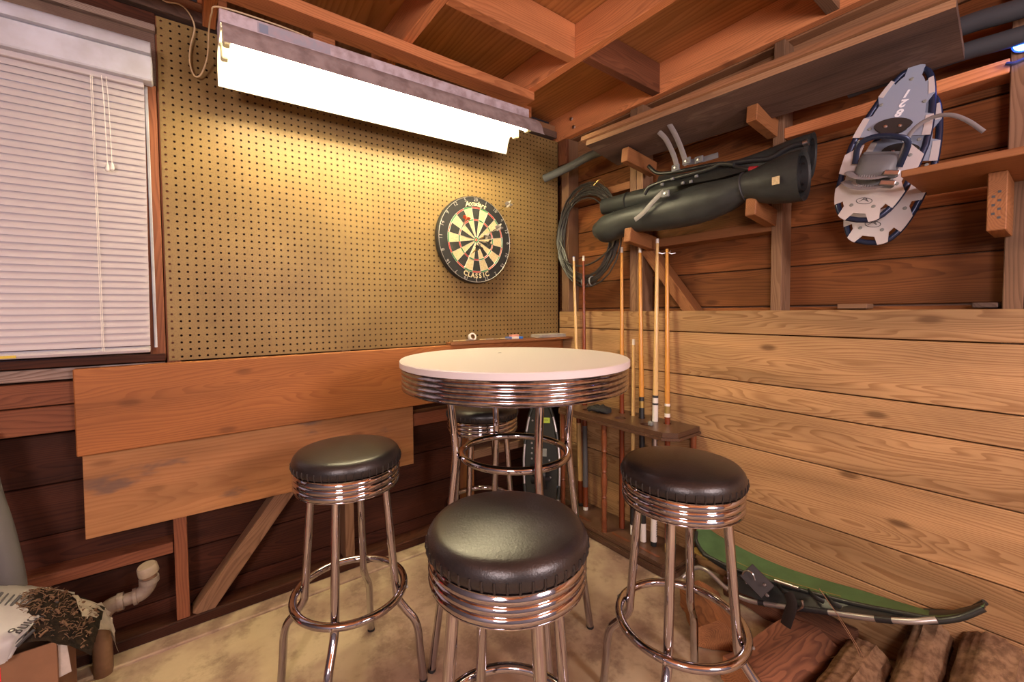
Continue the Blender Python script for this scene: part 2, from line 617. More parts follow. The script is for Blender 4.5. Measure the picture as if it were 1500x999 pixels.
WX0, WX1, WZ0, WZ1 = -3.0, -1.958, 1.032, 1.955      # window opening
wl = struct(multibox('wall_left', [((-3.95, WX0), (0.12, 0.15), (0, 2.36)), ((WX1, 0.15), (0.12, 0.15), (0, 2.36)),
                                   ((WX0, WX1), (0.12, 0.15), (0, WZ0)), ((WX0, WX1), (0.12, 0.15), (WZ1, 2.36))], 'wall_plain'))
wr = struct(multibox('wall_right', [((0.128, 0.15), (-4.3, 0.12), (0, 2.36))], 'wall_plain'))
struct(multibox('wall_back', [((-3.95, 0.15), (-4.35, -4.3), (0, 2.36))], 'drywall'))
struct(multibox('wall_side', [((-3.95, -3.9), (-4.3, 0.12), (0, 2.36))], 'drywall'))
ceil = struct(multibox('ceiling', [((-3.95, 0.15), (-4.35, 0.15), (2.372, 2.40))], 'wall_plain'))

# --- left wall: siding boards, framing
zs = [0.04, 0.10, 0.265, 0.437, 0.607, 0.777, 0.947, 1.117, 1.287, 1.457, 1.627, 1.797, 1.967, 2.137, 2.34]
for z0, z1 in zip(zs, zs[1:]):
    dy = random.uniform(0, 0.004)
    if z1 > WZ0 and z0 < WZ1:
        spans = [(-3.9, WX0 - 0.005), (WX1 + 0.005, 0.11)]
    else:
        spans = [(-3.9, 0.11)]
    for a, b in spans:
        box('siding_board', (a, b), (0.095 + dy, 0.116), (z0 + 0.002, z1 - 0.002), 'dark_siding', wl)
box('sill_plate', (-3.9, 0.0), (0.004, 0.092), (0.011, 0.050), 'dark_siding', wl, 0.004)
for x0, x1, m in ((-1.915, -1.876, 'old_stud_red'), (-1.312, -1.272, 'old_stud'), (-0.668, -0.628, 'arm_wood'), (-2.6, -2.56, 'old_stud_red'), (-3.2, -3.16, 'old_stud_red')):
    top = 0.98 if x0 < -2 and x0 > -3 else 2.20
    box('stud', (x0, x1), (0.008, 0.094), (0.051, top), m, wl)
# let-in diagonal brace and horizontal blocking
bar('diagonal_brace', (-1.845, 0.045, 0.04), (-1.475, 0.045, 0.52), 0.062, 0.07, 'old_stud', wl, (0, -1, 0))
box('blocking', (-2.555, -1.918), (0.02, 0.093), (0.300, 0.340), 'old_stud_red', wl)
box('blocking', (-1.268, -0.67), (0.015, 0.093), (0.605, 0.668), 'old_stud_red', wl)
box('blocking', (-0.626, -0.05), (0.010, 0.093), (0.368, 0.412), 'old_stud', wl)
# boards below the window
box('window_apron_board', (-3.9, -1.92), (0.004, 0.09), (0.963, 0.999), 'white_stained', wl)
box('blocking', (-3.9, -1.92), (0.006, 0.09), (0.884, 0.955), 'old_stud_red', wl)
box('blocking', (-3.9, -1.92), (0.002, 0.09), (0.797, 0.880), 'old_stud_red', wl)
# boards above the window
box('window_header', (-3.9, -1.915), (0.004, 0.09), (1.958, 2.134), 'grey_plank', wl)
box('white_rail', (-3.9, -1.913), (-0.016, 0.06), (2.134, 2.156), 'white_stained', wl)
box('window_header', (-3.9, -1.913), (0.004, 0.09), (2.158, 2.205), 'dark_siding', wl)
box('top_plate', (-3.9, -0.02), (-0.012, 0.094), (2.212, 2.25), 'grey_plank', wl)
box('top_plate', (-3.9, -0.02), (0.004, 0.094), (2.251, 2.29), 'joist_brown', wl)
for x in (-1.79, -1.40, -0.30):
    box('cripple_stud', (x, x + 0.09), (0.0, 0.09), (2.291, 2.370), 'joist_red', wl)
# the flat two-by-four under the joists
box('header_beam', (-3.9, -0.493), (-0.35, -0.261), (2.1685, 2.2085), 'joist_red', ceil)

# --- window
win = struct(thing('window_1', '', ''))
del win['label'], win['category']
box('window_frame', (WX1 - 0.034, WX1 - 0.004), (0.045, 0.119), (WZ0, WZ1), 'old_stud_red', win)
box('window_frame', (WX0, WX0 + 0.03), (0.045, 0.119), (WZ0, WZ1), 'old_stud_red', win)
box('window_frame', (WX0 + 0.03, WX1 - 0.034), (0.045, 0.119), (WZ0, WZ0 + 0.03), 'old_stud_red', win)
box('window_frame', (WX0 + 0.03, WX1 - 0.034), (0.045, 0.119), (WZ1 - 0.03, WZ1), 'old_stud_red', win)
box('window_jamb', (WX1 - 0.002, -1.917), (0.0, 0.119), (WZ0 - 0.02, WZ1), 'old_stud_red', win)
box('weather_strip', (WX1 + 0.010, WX1 + 0.019), (-0.006, -0.0005), (WZ0 + 0.02, WZ1 - 0.01), 'blind_box', win)
box('window_sill', (WX0, -1.918), (-0.01, 0.119), (1.004, 1.03), 'dark_siding', win)
box('pane', (WX0 + 0.03, WX1 - 0.034), (0.078, 0.082), (WZ0 + 0.03, WZ1 - 0.03), 'glass', win, 0)

# --- right wall: siding, studs, blocking, pine panelling
zs = [0.02, 0.2, 0.4, 0.6, 0.8, 1.0, 1.178, 1.336, 1.492, 1.642, 1.798, 1.955, 2.11, 2.265, 2.37]
for i, (z0, z1) in enumerate(zip(zs, zs[1:])):
    dx = random.uniform(0, 0.005)
    o = bar('siding_board', (0.117 + dx, 0.11, (z0 + z1) / 2), (0.117 + dx, -4.28, (z0 + z1) / 2 + random.uniform(-0.006, 0.004)), z1 - z0 - 0.005, 0.018,
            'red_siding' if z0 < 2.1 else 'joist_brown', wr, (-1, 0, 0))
for y0, y1, m in ((-0.068, -0.008, 'old_stud'), (-0.548, -0.510, 'old_stud'), (-0.588, -0.550, 'old_stud'), (-1.215, -1.177, 'old_stud'),
                  (-1.811, -1.773, 'old_stud'), (-1.850, -1.812, 'old_stud'), (-2.45, -2.41, 'old_stud')):
    box('stud', (0.020, 0.108), (y0, y1), (0.04, 2.20), m, wr)
for y0, y1, z0, z1, m in ((-0.509, -0.069, 1.800, 1.840, 'arm_wood'), (-1.176, -0.589, 1.476, 1.516, 'arm_wood'), (-1.772, -1.216, 1.822, 1.862, 'joist_red'), (-2.4, -1.851, 1.8, 1.84, 'arm_wood')):
    box('blocking', (0.021, 0.108), (y0, y1), (z0, z1), m, wr)
bar('diagonal_brace', (0.055, -0.600, 1.475), (0.055, -0.862, 1.13), 0.052, 0.075, 'arm_wood', wr, (-1, 0, 0))
box('top_plate', (0.052, 0.108), (-4.28, 0.1), (2.201, 2.24), 'joist_brown', wr)
box('rim_board', (0.008, 0.048), (-4.28, 0.09), (2.205, 2.370), 'joist_red', wr)
for y, z in ((-0.105, 2.30), (-0.125, 2.245)):
    lathed('bolt_head', [(0, 0.008), (0.010, 0.007), (0.012, 0)], 'steel', wr, 8, mw=frame((0.008, y, z), (0, 1, 0), (-1, 0, 0)))
seams = [0.0, 0.226, 0.373, 0.595, 0.770, 0.866, 1.065, 1.164]
for i, (z0, z1) in enumerate(zip(seams, seams[1:])):
    bar('panel_board', (0.009, -0.006, (z0 + z1) / 2), (0.009, -4.28, (z0 + z1) / 2), z1 - z0 - 0.0045, 0.0175 + 0.0012 * (i % 2), 'pine_panel', wr, (-1, 0, 0), 0.0018)
box('offcut_block', (0.022, 0.10), (-1.475, -1.392), (1.166, 1.183), 'old_stud', wr)
box('offcut_block', (0.022, 0.10), (-1.765, -1.715), (1.166, 1.181), 'grey_plank', wr)
box('trim_block', (-0.004, 0.018), (-0.075, -0.004), (2.05, 2.19), 'old_stud_red', wr)

# --- ceiling: plywood sheets, joists and blocking
sheets = [(-3.9, -1.76), (-1.757, -0.512), (-0.509, 0.008)]
for a, b in sheets:
    for y0, y1 in ((-1.36, 0.09), (-2.58, -1.364), (-4.28, -2.584)):
        box('plywood_sheet', (a, b), (y0, y1), (2.349, 2.371), 'ceiling_ply', ceil, 0.001)
jx = [(-0.530, -0.490), (-1.155, -1.116), (-1.778, -1.738), (-2.40, -2.36), (-3.02, -2.98), (-3.64, -3.60)]
for a, b in jx:
    box('joist', (a, b), (-4.28, 0.0), (2.2095, 2.348), 'joist_red', ceil)
for yb in (-0.65, -1.347, -2.6):
    for (a, b), (a2, b2) in zip(jx[1:], jx):
        box('joist_blocking', (b + 0.001, a2 - 0.001), (yb, yb + 0.04), (2.207, 2.347), 'joist_red', ceil)
    box('joist_blocking', (-0.489, 0.007), (yb - 0.04, yb), (2.207, 2.347), 'old_stud_red' if yb > -1 else 'old_stud', ceil)
for z in (2.24, 2.262, 2.285):
    lathed('nail_head', [(0, 0.001), (0.005, 0.001), (0.005, 0)], 'board_black', ceil, 8, mw=frame((-0.5305, -0.632, z), (0, 1, 0), (-1, 0, 0)))

# made-up fittings for the added fill lights: canopy, cable and socket above each globe
for i, (gx, gy, gz, gw) in enumerate(FILL_GLOBES):
    t = thing('fill_lamp', 'added unseen fill lamp hanging over the open garage floor ' + ('near the side wall' if i == 0 else 'near the back wall'), 'lamp', (gx, gy, gz))
    tube('cable', [(0, 0, 0.33), (0, 0, 0.74)], 0.004, 'black_plastic', t, 6)
    lathed('socket', [(0, 0.29), (0.03, 0.29), (0.035, 0.33), (0.01, 0.35), (0, 0.35)], 'black_plastic', t, 16)
    lathed('canopy', [(0, 0.725), (0.05, 0.730), (0.05, 0.748), (0, 0.748)], 'lamp_white', t, 20)

# ================================================================ BOARDS AND PEGBOARD ON THE LEFT WALL
# pegboard with real holes, 1 inch apart
nx, nz = 75, 47
X0, Z0, P = -1.9095, 1.002, 0.0254
bm = bmesh.new()
gv = {}


def gp(i, j):      # half-grid vertices
    if (i, j) not in gv:
        gv[(i, j)] = bm.verts.new((X0 + i * P / 2, 0.0, Z0 + j * P / 2))
    return gv[(i, j)]


hr = 0.0040
for i in range(nx):
    for j in range(nz):
        cx, cz = X0 + (i + 0.5) * P, Z0 + (j + 0.5) * P
        ring = [(2 * i, 2 * j), (2 * i + 1, 2 * j), (2 * i + 2, 2 * j), (2 * i + 2, 2 * j + 1), (2 * i + 2, 2 * j + 2), (2 * i + 1, 2 * j + 2), (2 * i, 2 * j + 2), (2 * i, 2 * j + 1)]
        O = [gp(*q) for q in ring]
        an = [math.atan2(q[1] - 2 * j - 1, q[0] - 2 * i - 1) for q in ring]
        I = [bm.verts.new((cx + hr * math.cos(a), 0.0, cz + hr * math.sin(a))) for a in an]
        D = [bm.verts.new((cx + hr * math.cos(a), 0.006, cz + hr * math.sin(a))) for a in an]
        for q in range(8):
            w = (q + 1) % 8
            bm.faces.new((O[q], O[w], I[w], I[q]))
            bm.faces.new((I[q], I[w], D[w], D[q])).material_index = 1
XE, ZE = X0 + nx * P, Z0 + nz * P
for a, b in (((X0, Z0), (XE, Z0)), ((XE, Z0), (XE, ZE)), ((XE, ZE), (X0, ZE)), ((X0, ZE), (X0, Z0))):
    v = [bm.verts.new((a[0], 0, a[1])), bm.verts.new((b[0], 0, b[1])), bm.verts.new((b[0], 0.006, b[1])), bm.verts.new((a[0], 0.006, a[1]))]
    bm.faces.new(v)
me = bpy.data.meshes.new('pegboard')
bm.to_mesh(me)
bm.free()
me.materials.append(MATS['hardboard'])
me.materials.append(MATS['hole_edge'])
tag(link('pegboard', me, None), 'large brown hardboard pegboard covering the wall beside the window', 'pegboard')

pl = tag(bar('wall_plank', (-2.147, -0.026, 0.8575), (-0.004, -0.026, 0.8605), 0.279, 0.036, 'fir_plank', None, (0, -1, 0), 0.003),
         'wide reddish fir plank screwed to the wall below the pegboard', 'plank')
lp = tag(bar('wall_panel', (-2.140, -0.001, 0.577), (-0.985, -0.001, 0.572), 0.285, 0.012, 'ply_board', None, (0, -1, 0), 0.001),
         'stained tan plywood strip on the wall under the reddish plank', 'panel')
prism('corner_ledge', [(-0.795, -0.001), (-0.795, -0.052), (-0.77, -0.062), (-0.004, -0.122), (-0.004, -0.001)], 1.0005, 1.0135, 'arm_wood')
tag(bpy.data.objects['corner_ledge'], 'narrow wooden ledge in the corner under the pegboard', 'ledge')

# ================================================================ WINDOW BLIND
bl = thing('window_blind', 'white mini blind with closed slats and a boxed head over the window', 'blind', (-2.45, -0.02, 1.03))
LX0, LX1 = -3.02 + 2.45, -1.946 + 2.45
box('valance', (LX0 - 0.02, -1.922 + 2.45), (-0.062, -0.010), (0.905, 0.985), 'blind_box', bl, 0.004)
prof = [(-0.062 + 0.020 - 0.036 * math.cos(a), 0.986 + 0.050 * math.sin(a)) for a in [i * math.pi / 10 for i in range(11)]]
bm = bmesh.new()
A = [bm.verts.new((LX0 - 0.02, y, z)) for y, z in prof]
B = [bm.verts.new((-1.924 + 2.45, y, z)) for y, z in prof]
bm.faces.new(A)
bm.faces.new(B[::-1])
for i in range(len(prof)):
    j = (i + 1) % len(prof)
    bm.faces.new((A[i], A[j], B[j], B[i]))
me = tomesh(bm, 'head_roll')
autosmooth(me, 40)
link('head_roll', me, 'blind_box', bl)
box('head_rail', (LX0, LX1), (-0.035, -0.011), (0.888, 0.906), 'blind_white', bl)
# a slightly bowed slat, tilted almost shut
bm = bmesh.new()
W_ = LX1 - LX0
rows = []
for q in range(5):
    s = q / 4 - 0.5
    y, z = s * 0.0245, 0.0022 * (1 - (2 * s) ** 2)
    rows.append((y, z))
T1 = [[bm.verts.new((x, y, z)) for y, z in rows] for x in (-W_ / 2, W_ / 2)]
T2 = [[bm.verts.new((x, y, z - 0.0006)) for y, z in rows] for x in (-W_ / 2, W_ / 2)]
for q in range(4):
    bm.faces.new((T1[0][q], T1[0][q + 1], T1[1][q + 1], T1[1][q]))
    bm.faces.new((T2[0][q], T2[1][q], T2[1][q + 1], T2[0][q + 1]))
me = tomesh(bm, 'slat')
autosmooth(me, 60)
me.materials.append(MATS['blind_white'])
ns = 40
for i in range(ns):
    z = 0.045 + i * (0.880 - 0.045) / (ns - 1)
    sh = -0.010 * (1 - i / ns)
    link('slat', me, None, bl, loc=((LX0 + LX1) / 2 + sh, -0.020, z), rot=(R(74 + random.uniform(-2, 2)), 0, 0))
o = bar('bottom_rail', (LX0 - 0.012, -0.020, 0.018), (LX1 - 0.010, -0.020, 0.020), 0.026, 0.014, 'blind_white', bl, (0, -0.5, 1), 0.003)
for x in (-2.075 + 2.45, -2.315 + 2.45, -2.7 + 2.45):
    for dx in (0.0, 0.004):
        tube('ladder_cord', [(x + dx, -0.0345, 0.89), (x + dx, -0.0345, 0.02)], 0.0009, 'cord_white', bl, 5)
for x, zz in ((-2.045 + 2.45, 0.62), (-2.034 + 2.45, 0.625)):
    tube('pull_cord', spline([(x - 0.004, -0.037, 0.895), (x, -0.042, 0.80), (x + 0.002, -0.042, zz)], 4), 0.0010, 'cord_white', bl, 5)
    lathed('cord_tassel', [(0.002, 0.0), (0.0045, -0.008), (0.006, -0.022), (0.003, -0.026), (0, -0.026)], 'cord_white', bl, 10, loc=(x + 0.002, -0.042, zz))
box('warning_sticker', (-2.298 + 2.45, -2.262 + 2.45), (-0.0345, -0.0335), (0.012, 0.020), 'yellow_label', bl, 0)

# ================================================================ FLUORESCENT SHOP LIGHT
FX0, FX1 = -1.747, -0.517
tl = math.atan2(0.028, 1.23)
fx = thing('fluorescent_light', 'long double tube fluorescent shop light hanging in front of the pegboard', 'lamp',
           mw=Matrix.Translation(((FX0 + FX1) / 2, -0.298, 2.052)) @ Matrix.Rotation(-tl, 4, 'Y'))
L2 = (FX1 - FX0) / 2
box('housing', (-L2, L2 - 0.012), (-0.057, 0.057), (0.0, 0.050), 'fixture_paint', fx, 0.003)


def wing(name, pts, th, x0, x1, mat_out, mat_in, parent):
    bm = bmesh.new()
    out = [(y, z + th) for y, z in pts]
    for sgn, P_ in ((0, pts), (1, out)):
        a = [bm.verts.new((x0, y, z)) for y, z in P_]
        b = [bm.verts.new((x1, y, z)) for y, z in P_]
        for i in range(len(P_) - 1):
            f = bm.faces.new((a[i], a[i + 1], b[i + 1], b[i]))
            f.material_index = sgn
        if sgn == 0:
            A0, B0 = a, b
        else:
            for q0, q1 in ((A0, a), (B0, b)):
                for i in range(len(P_) - 1):
                    bm.faces.new((q0[i], q0[i + 1], q1[i + 1], q1[i])).material_index = 1
            for i in (0, -1):
                bm.faces.new((A0[i], B0[i], b[i], a[i])).material_index = 1
    me = bpy.data.meshes.new(name)
    bm.to_mesh(me)
    bm.free()
    me.materials.append(MATS[mat_in])
    me.materials.append(MATS[mat_out])
    autosmooth(me, 35)
    return link(name, me, None, parent)


near = [(-0.056, -0.002), (-0.085, -0.008), (-0.110, -0.024), (-0.130, -0.052), (-0.140, -0.088), (-0.147, -0.095)]
wing('reflector_wing', near, 0.0018, -L2, L2 + 0.0, 'reflector_back', 'reflector_white', fx)
wing('reflector_wing', [(-y, z) for y, z in near], 0.0018, -L2, L2 + 0.0, 'reflector_back', 'reflector_white', fx)
box('base_plate', (-L2 + 0.001, L2 - 0.001), (-0.056, 0.056), (-0.006, -0.001), 'reflector_white', fx, 0.001)
for y in (-0.045, 0.045):
    tube('fluorescent_tube', [(-L2 + 0.028, y, -0.029), (L2 - 0.028, y, -0.029)], 0.019, 'tube_glow', fx, 16)
    for s in (-1, 1):
        box('lamp_socket', (s * (L2 - 0.016) - 0.011, s * (L2 - 0.016) + 0.011), (y - 0.016, y + 0.016), (-0.053, -0.006), 'socket', fx, 0.004)
box('maker_sticker', (-L2 + 0.10, -L2 + 0.32), (-0.0578, -0.0571), (0.012, 0.044), 'sticker_grey', fx, 0)
box('maker_sticker', (-L2 + 0.105, -L2 + 0.13), (-0.0584, -0.0579), (0.014, 0.040), 'shoe_grey', fx, 0)
for x in (-0.46, 0.46):
    for dx in (-0.012, 0.012):
        tube('hanging_wire', [(x, 0.0, 0.05), (x + dx, -0.005, 0.078)], 0.0014, 'steel', fx, 5)
cp = [at(225, -12, 1, -0.03), at(242, 2, 1, -0.03), at(262, 6, 1, -0.03), at(276, 18, 1, -0.025), at(285, 40, 1, -0.02), at(279, 68, 1, -0.018), at(278, 92, 1, -0.018), at(285, 111, 1, -0.02),
      at(295, 108, 1, -0.03), at(304, 82, 1, -0.06), at(306, 45, 1, -0.12), at(310, 20, 1, -0.22), at(320, 10, 1, -0.26), Vector((-1.62, -0.30, 2.128)), Vector((-1.50, -0.30, 2.125)), Vector((-1.42, -0.30, 2.112))]
fi = fx.matrix_basis.inverted()
o = tube('power_cord', [fi @ q for q in spline(cp, 6)], 0.0026, 'cord_cream', fx, 7)
o['label'] = 'cream power cord looping down over the pegboard'

# ================================================================ DARTBOARD
DB = Vector((-0.630, 0.0, 1.540))
db = thing('dartboard', 'round black sisal dartboard with red and green scoring rings on the pegboard', 'dartboard', mw=frame(DB, (1, 0, 0), (0, -1, 0)))
lathed('body', [(0, 0.004), (0.214, 0.004), (0.2245, 0.010), (0.2255, 0.016), (0.2255, 0.034), (0.222, 0.040), (0.0, 0.040)], 'board_black', db, 64)


def sector(name, r1, r2, a0, a1, mat, z=0.0402, th=0.0012, n=4):
    bm = bmesh.new()
    top = []
    for r in (r1, r2):
        top.append([bm.verts.new((r * math.cos(a0 + (a1 - a0) * i / n), r * math.sin(a0 + (a1 - a0) * i / n), z + th)) for i in range(n + 1)])
    for i in range(n):
        bm.faces.new((top[0][i], top[1][i], top[1][i + 1], top[0][i + 1]))
    for row, fl in ((top[0], 1), (top[1], 0)):
        lo = [bm.verts.new((v.co.x, v.co.y, z)) for v in row]
        for i in range(n):
            bm.faces.new((row[i], row[i + 1], lo[i + 1], lo[i]))
    return link(name, tomesh(bm, name), mat, db)


nums = [20, 1, 18, 4, 13, 6, 10, 15, 2, 17, 3, 19, 7, 16, 8, 11, 14, 9, 12, 5]
for i in range(20):
    ac = math.pi / 2 - i * math.pi / 10
    a0, a1 = ac - math.pi / 20, ac + math.pi / 20
    dk = i % 2 == 0
    for r1, r2, m in ((0.016, 0.099, 'b'), (0.099, 0.107, 'r'), (0.107, 0.162, 'b'), (0.162, 0.170, 'r')):
        mat = ('sisal_black' if dk else 'sisal_cream') if m == 'b' else ('sisal_red' if dk else 'sisal_green')
        sector('segment' if m == 'b' else 'ring_segment', r1, r2, a0, a1, mat)
    text('number', str(nums[i]), 0.026, 'wire_white', db, Matrix.Rotation(ac - math.pi / 2, 4, 'Z') @ Matrix.Translation((0, 0.207, 0.041)))
sector('outer_bull', 0.0085, 0.016, 0, 2 * math.pi, 'sisal_green', n=20)
sector('bullseye', 0.0001, 0.0085, 0, 2 * math.pi, 'sisal_red', n=16)
bm = bmesh.new()
for r in (0.0065, 0.016, 0.099, 0.107, 0.162, 0.170, 0.219):
    n = 16 if r < 0.03 else 60
    tube_bm(bm, [(r * math.cos(2 * math.pi * i / n), r * math.sin(2 * math.pi * i / n), 0.0420) for i in range(n)], 0.0008 if r < 0.2 else 0.0012, 4, True)
for i in range(20):
    a = math.pi / 20 + i * math.pi / 10
    tube_bm(bm, [(r * math.cos(a), r * math.sin(a), 0.0420) for r in (0.016, 0.172)], 0.0007, 4)
link('wire_spider', tomesh(bm, 'wire_spider'), 'wire_white', db)


def arc_text(s, r, a_mid, step, size, mat, top=True, shear=0.0):
    for i, ch in enumerate(s):
        o = (i - (len(s) - 1) / 2) * step
        a = a_mid - o if top else a_mid + o
        rot = a - math.pi / 2 if top else a + math.pi / 2
        text('letter', ch, size, mat, db, bold=0.0009, mw=Matrix.Translation((r * math.cos(a), r * math.sin(a), 0.0408)) @ Matrix.Rotation(rot, 4, 'Z'), shear=shear)


arc_text('Accudart', 0.186, math.pi / 2, 0.085, 0.034, 'print_cream', True, 0.3)
arc_text('CLASSIC', 0.187, -math.pi / 2, 0.122, 0.035, 'print_cream', False)


def dart(label, tip, tail, flight, idx):
    tip, tail = Vector(tip), Vector(tail)
    d = (tail - tip).normalized()
    t = thing('dart', label, 'dart', mw=frame(tip, d.orthogonal(), d), group=None)
    lathed('point', [(0, -0.010), (0.0012, -0.002), (0.0014, 0.03)], 'steel', t, 8)
    lathed('barrel', [(0.0014, 0.03), (0.0033, 0.034), (0.0036, 0.05), (0.0030, 0.052), (0.0036, 0.056), (0.0033, 0.08), (0.002, 0.084)], 'brass' if idx % 2 else 'steel', t, 10)
    lathed('shaft', [(0.0018, 0.084), (0.0022, 0.09), (0.0018, 0.128), (0, 0.13)], 'black_plastic' if flight != 'flight_orange' else 'flight_orange', t, 8)
    for q in range(4):
        a = q * math.pi / 2 + 0.4
        o = prism('flight', [(0.0015, 0.108), (0.017, 0.118), (0.019, 0.142), (0.012, 0.148), (0.0015, 0.142)], -0.0004, 0.0004, flight, t)
        o.matrix_local = Matrix.Rotation(a, 4, 'Z') @ Matrix.Rotation(math.pi / 2, 4, 'X')
    return t


dl = [((676, 335), (684, 318), 'flight_orange', 'dart with bright orange flights stuck in the dartboard'),
      ((728, 311), (745, 299), 'flight_silver', 'silver flighted dart stuck in the rim of the dartboard'),
      ((708, 346), (731, 333), 'flight_silver', 'silver flighted dart in the green and cream segment beside the bullseye'),
      ((701, 350), (714, 346), 'flight_silver', 'silver flighted dart just right of the bullseye'),
      ((703, 353), (717, 356), 'print_grey', 'grey flighted dart just below right of the bullseye'),
      ((690, 372), (702, 362), 'print_grey', 'dark flighted dart in the black segment under the bullseye')]
for i, (a, b, f, lb) in enumerate(dl):
    p0 = at(a[0], a[1], 1, -0.0425)
    d = at(b[0], b[1], 1, -0.17) - p0
    dart(lb, p0, p0 + d, f, i)

# ================================================================ BAR STOOLS
def ridged(r, z0, z1, n, amp, lip=0.003):
    pr = [(r - 0.006, z0), (r, z0 + 0.002), (r, z0 + 0.004)]
    h = (z1 - z0 - 0.008) / n
    for i in range(n):
        for q in range(7):
            a = q / 6 * math.pi
            pr.append((r - 0.001 + amp * math.sin(a), z0 + 0.004 + h * (i + q / 6)))
    pr += [(r, z1 - 0.004), (r + lip * 0.4, z1 - 0.001), (r - 0.004, z1), (r - 0.012, z1), (r - 0.012, z0)]
    return pr


def make_stool(label):
    t = thing('bar_stool', label, 'stool', group='chrome bar stools')
    cu = []
    for a in range(0, 7):
        x = a / 6 * 0.135
        cu.append((x, 0.764 - 0.012 * (a / 6) ** 2))
    cu += [(0.146, 0.748), (0.154, 0.739), (0.159, 0.727), (0.159, 0.714), (0.156, 0.706), (0.150, 0.703), (0, 0.703)]
    cu = [(r, z) for r, z in cu]
    seat = lathed('seat_cushion', cu, 'vinyl', t, 48, ang=60)
    lathed('seat_band', ridged(0.1535, 0.640, 0.7025, 3, 0.0042), 'chrome', t, 56, closed=True, ang=60)
    lathed('seat_pan', [(0, 0.650), (0.141, 0.650), (0.141, 0.646), (0, 0.646)], 'chrome_worn', t, 32)
    legp = spline([(0.112, 0, 0.648), (0.121, 0, 0.54), (0.1385, 0, 0.325), (0.144, 0, 0.275), (0.168, 0, 0.236), (0.197, 0, 0.200), (0.2085, 0, 0.160), (0.213, 0, 0.10), (0.222, 0, 0.006)], 5)
    bm = bmesh.new()
    tube_bm(bm, legp, 0.0122, 12, ref=(0, 1, 0))
    lm = tomesh(bm, 'leg')
    autosmooth(lm, 50)
    bm = bmesh.new()
    tube_bm(bm, [(0.2223, 0, 0.0), (0.2221, 0, 0.008)], 0.0128, 12, ref=(0, 1, 0))
    fm = tomesh(bm, 'foot_cap')
    bm = lathe([(0, 0.004), (0.0035, 0.003), (0.005, 0)], 8)
    rm = tomesh(bm, 'bolt')
    for q in range(4):
        mr = Matrix.Rotation(q * math.pi / 2, 4, 'Z')
        lg = link('leg', lm, 'chrome', t, mw=mr)
        link('foot_cap', fm, 'rubber', lg)
        link('bolt', rm, 'steel', lg, mw=frame((0.1752, 0, 0.305), (0, 1, 0), (1, 0, 0)))
    n = 56
    tube('foot_ring', [(0.1635 * math.cos(2 * math.pi * i / n), 0.1635 * math.sin(2 * math.pi * i / n), 0.305) for i in range(n)], 0.0118, 'chrome', t, 12, True, ref=(0, 0, 1))
    # puckered lower edge of the vinyl
    bm = bmesh.new()
    for i in range(46):
        a = 2 * math.pi * i / 46
        c = Vector((math.cos(a), math.sin(a), 0))
        tube_bm(bm, [c * 0.1585 + Vector((0, 0, 0.7255)), c * 0.1598 + Vector((0, 0, 0.716)), c * 0.156 + Vector((0, 0, 0.7055))], 0.0026, 5)
    me = tomesh(bm, 'pleats')
    autosmooth(me, 60)
    o = link('pleats', me, 'vinyl', seat)
    o['kind'] = 'stuff'
    return t


st = make_stool('black padded chrome bar stool in front of the round table')
st.location = (-1.346, -1.237, 0)
st.rotation_euler = (0, 0, R(-9.6))
dup(st, 'black padded chrome bar stool beside the plywood wall strip', (-1.464, -0.578, 0), R(56))
dup(st, 'black padded chrome bar stool by the pine panelling and cue rack', (-0.768, -1.268, 0), R(19))
dup(st, 'black padded chrome bar stool half hidden behind the round table', (-0.800, -0.335, 0), R(30))

# ================================================================ PUB TABLE
tb = thing('pub_table', 'round white topped pub table with ridged chrome edge and chrome legs', 'table', (-0.965, -0.777, 0), R(-18))
TR = 0.377
lathed('table_top', [(0, 1.014), (TR - 0.003, 1.014), (TR, 1.011), (TR, 0.994), (TR - 0.004, 0.992), (0, 0.992)], 'laminate', tb, 96)
lathed('apron_band', ridged(TR - 0.006, 0.922, 0.9915, 4, 0.0035), 'chrome_worn', tb, 96, closed=True, ang=60)
lathed('under_plate', [(0, 0.940), (TR - 0.02, 0.940), (TR - 0.02, 0.935), (0, 0.935)], 'black_plastic', tb, 48)
lp_ = spline([(0.222, 0, 0.936), (0.216, 0, 0.86), (0.205, 0, 0.75), (0.2045, 0, 0.69), (0.214, 0, 0.60), (0.250, 0, 0.30), (0.292, 0, 0.006)], 6)
bm = bmesh.new()
tube_bm(bm, lp_, 0.0125, 12, ref=(0, 1, 0))
lm = tomesh(bm, 'leg')
autosmooth(lm, 50)
for q in range(4):
    lg = link('leg', lm, 'chrome', tb, mw=Matrix.Rotation(q * math.pi / 2, 4, 'Z'))
    tube('foot_cap', [(0.2925, 0, 0.0), (0.2915, 0, 0.008)], 0.0132, 'rubber', lg, 12)
tube('leg_ring', [(0.180 * math.cos(2 * math.pi * i / 56), 0.180 * math.sin(2 * math.pi * i / 56), 0.69) for i in range(56)], 0.0122, 'chrome', tb, 12, True, ref=(0, 0, 1))
blob('chip_mark', [((-0.004, 0, 1.0141), 0.008, 0.004, (1, 0, 0), (0, 1, 0)), ((-0.004, 0, 1.0146), 0.007, 0.003, (1, 0, 0), (0, 1, 0))], 'print_black', tb, 0.3, 8,
     mw=Matrix.Rotation(R(18), 4, 'Z') @ Matrix.Translation((0.045, 0.135, 0)))

# ================================================================ CUE RACK AND CUES
RY0, RY1, RXF = -0.905, -0.188, -0.222
rk = thing('cue_rack', 'dark brown wooden floor cue rack with turned spindles against the panelling', 'rack', (0, 0, 0))


def slab(name, xf, y0, y1, z0, z1, ch, parent, bev, mat='rack_wood'):
    return prism(name, [(-0.003, y0), (-0.003, y1), (xf + ch, y1), (xf, y1 - ch), (xf, y0 + ch), (xf + ch, y0)], z0, z1, mat, parent, bev)


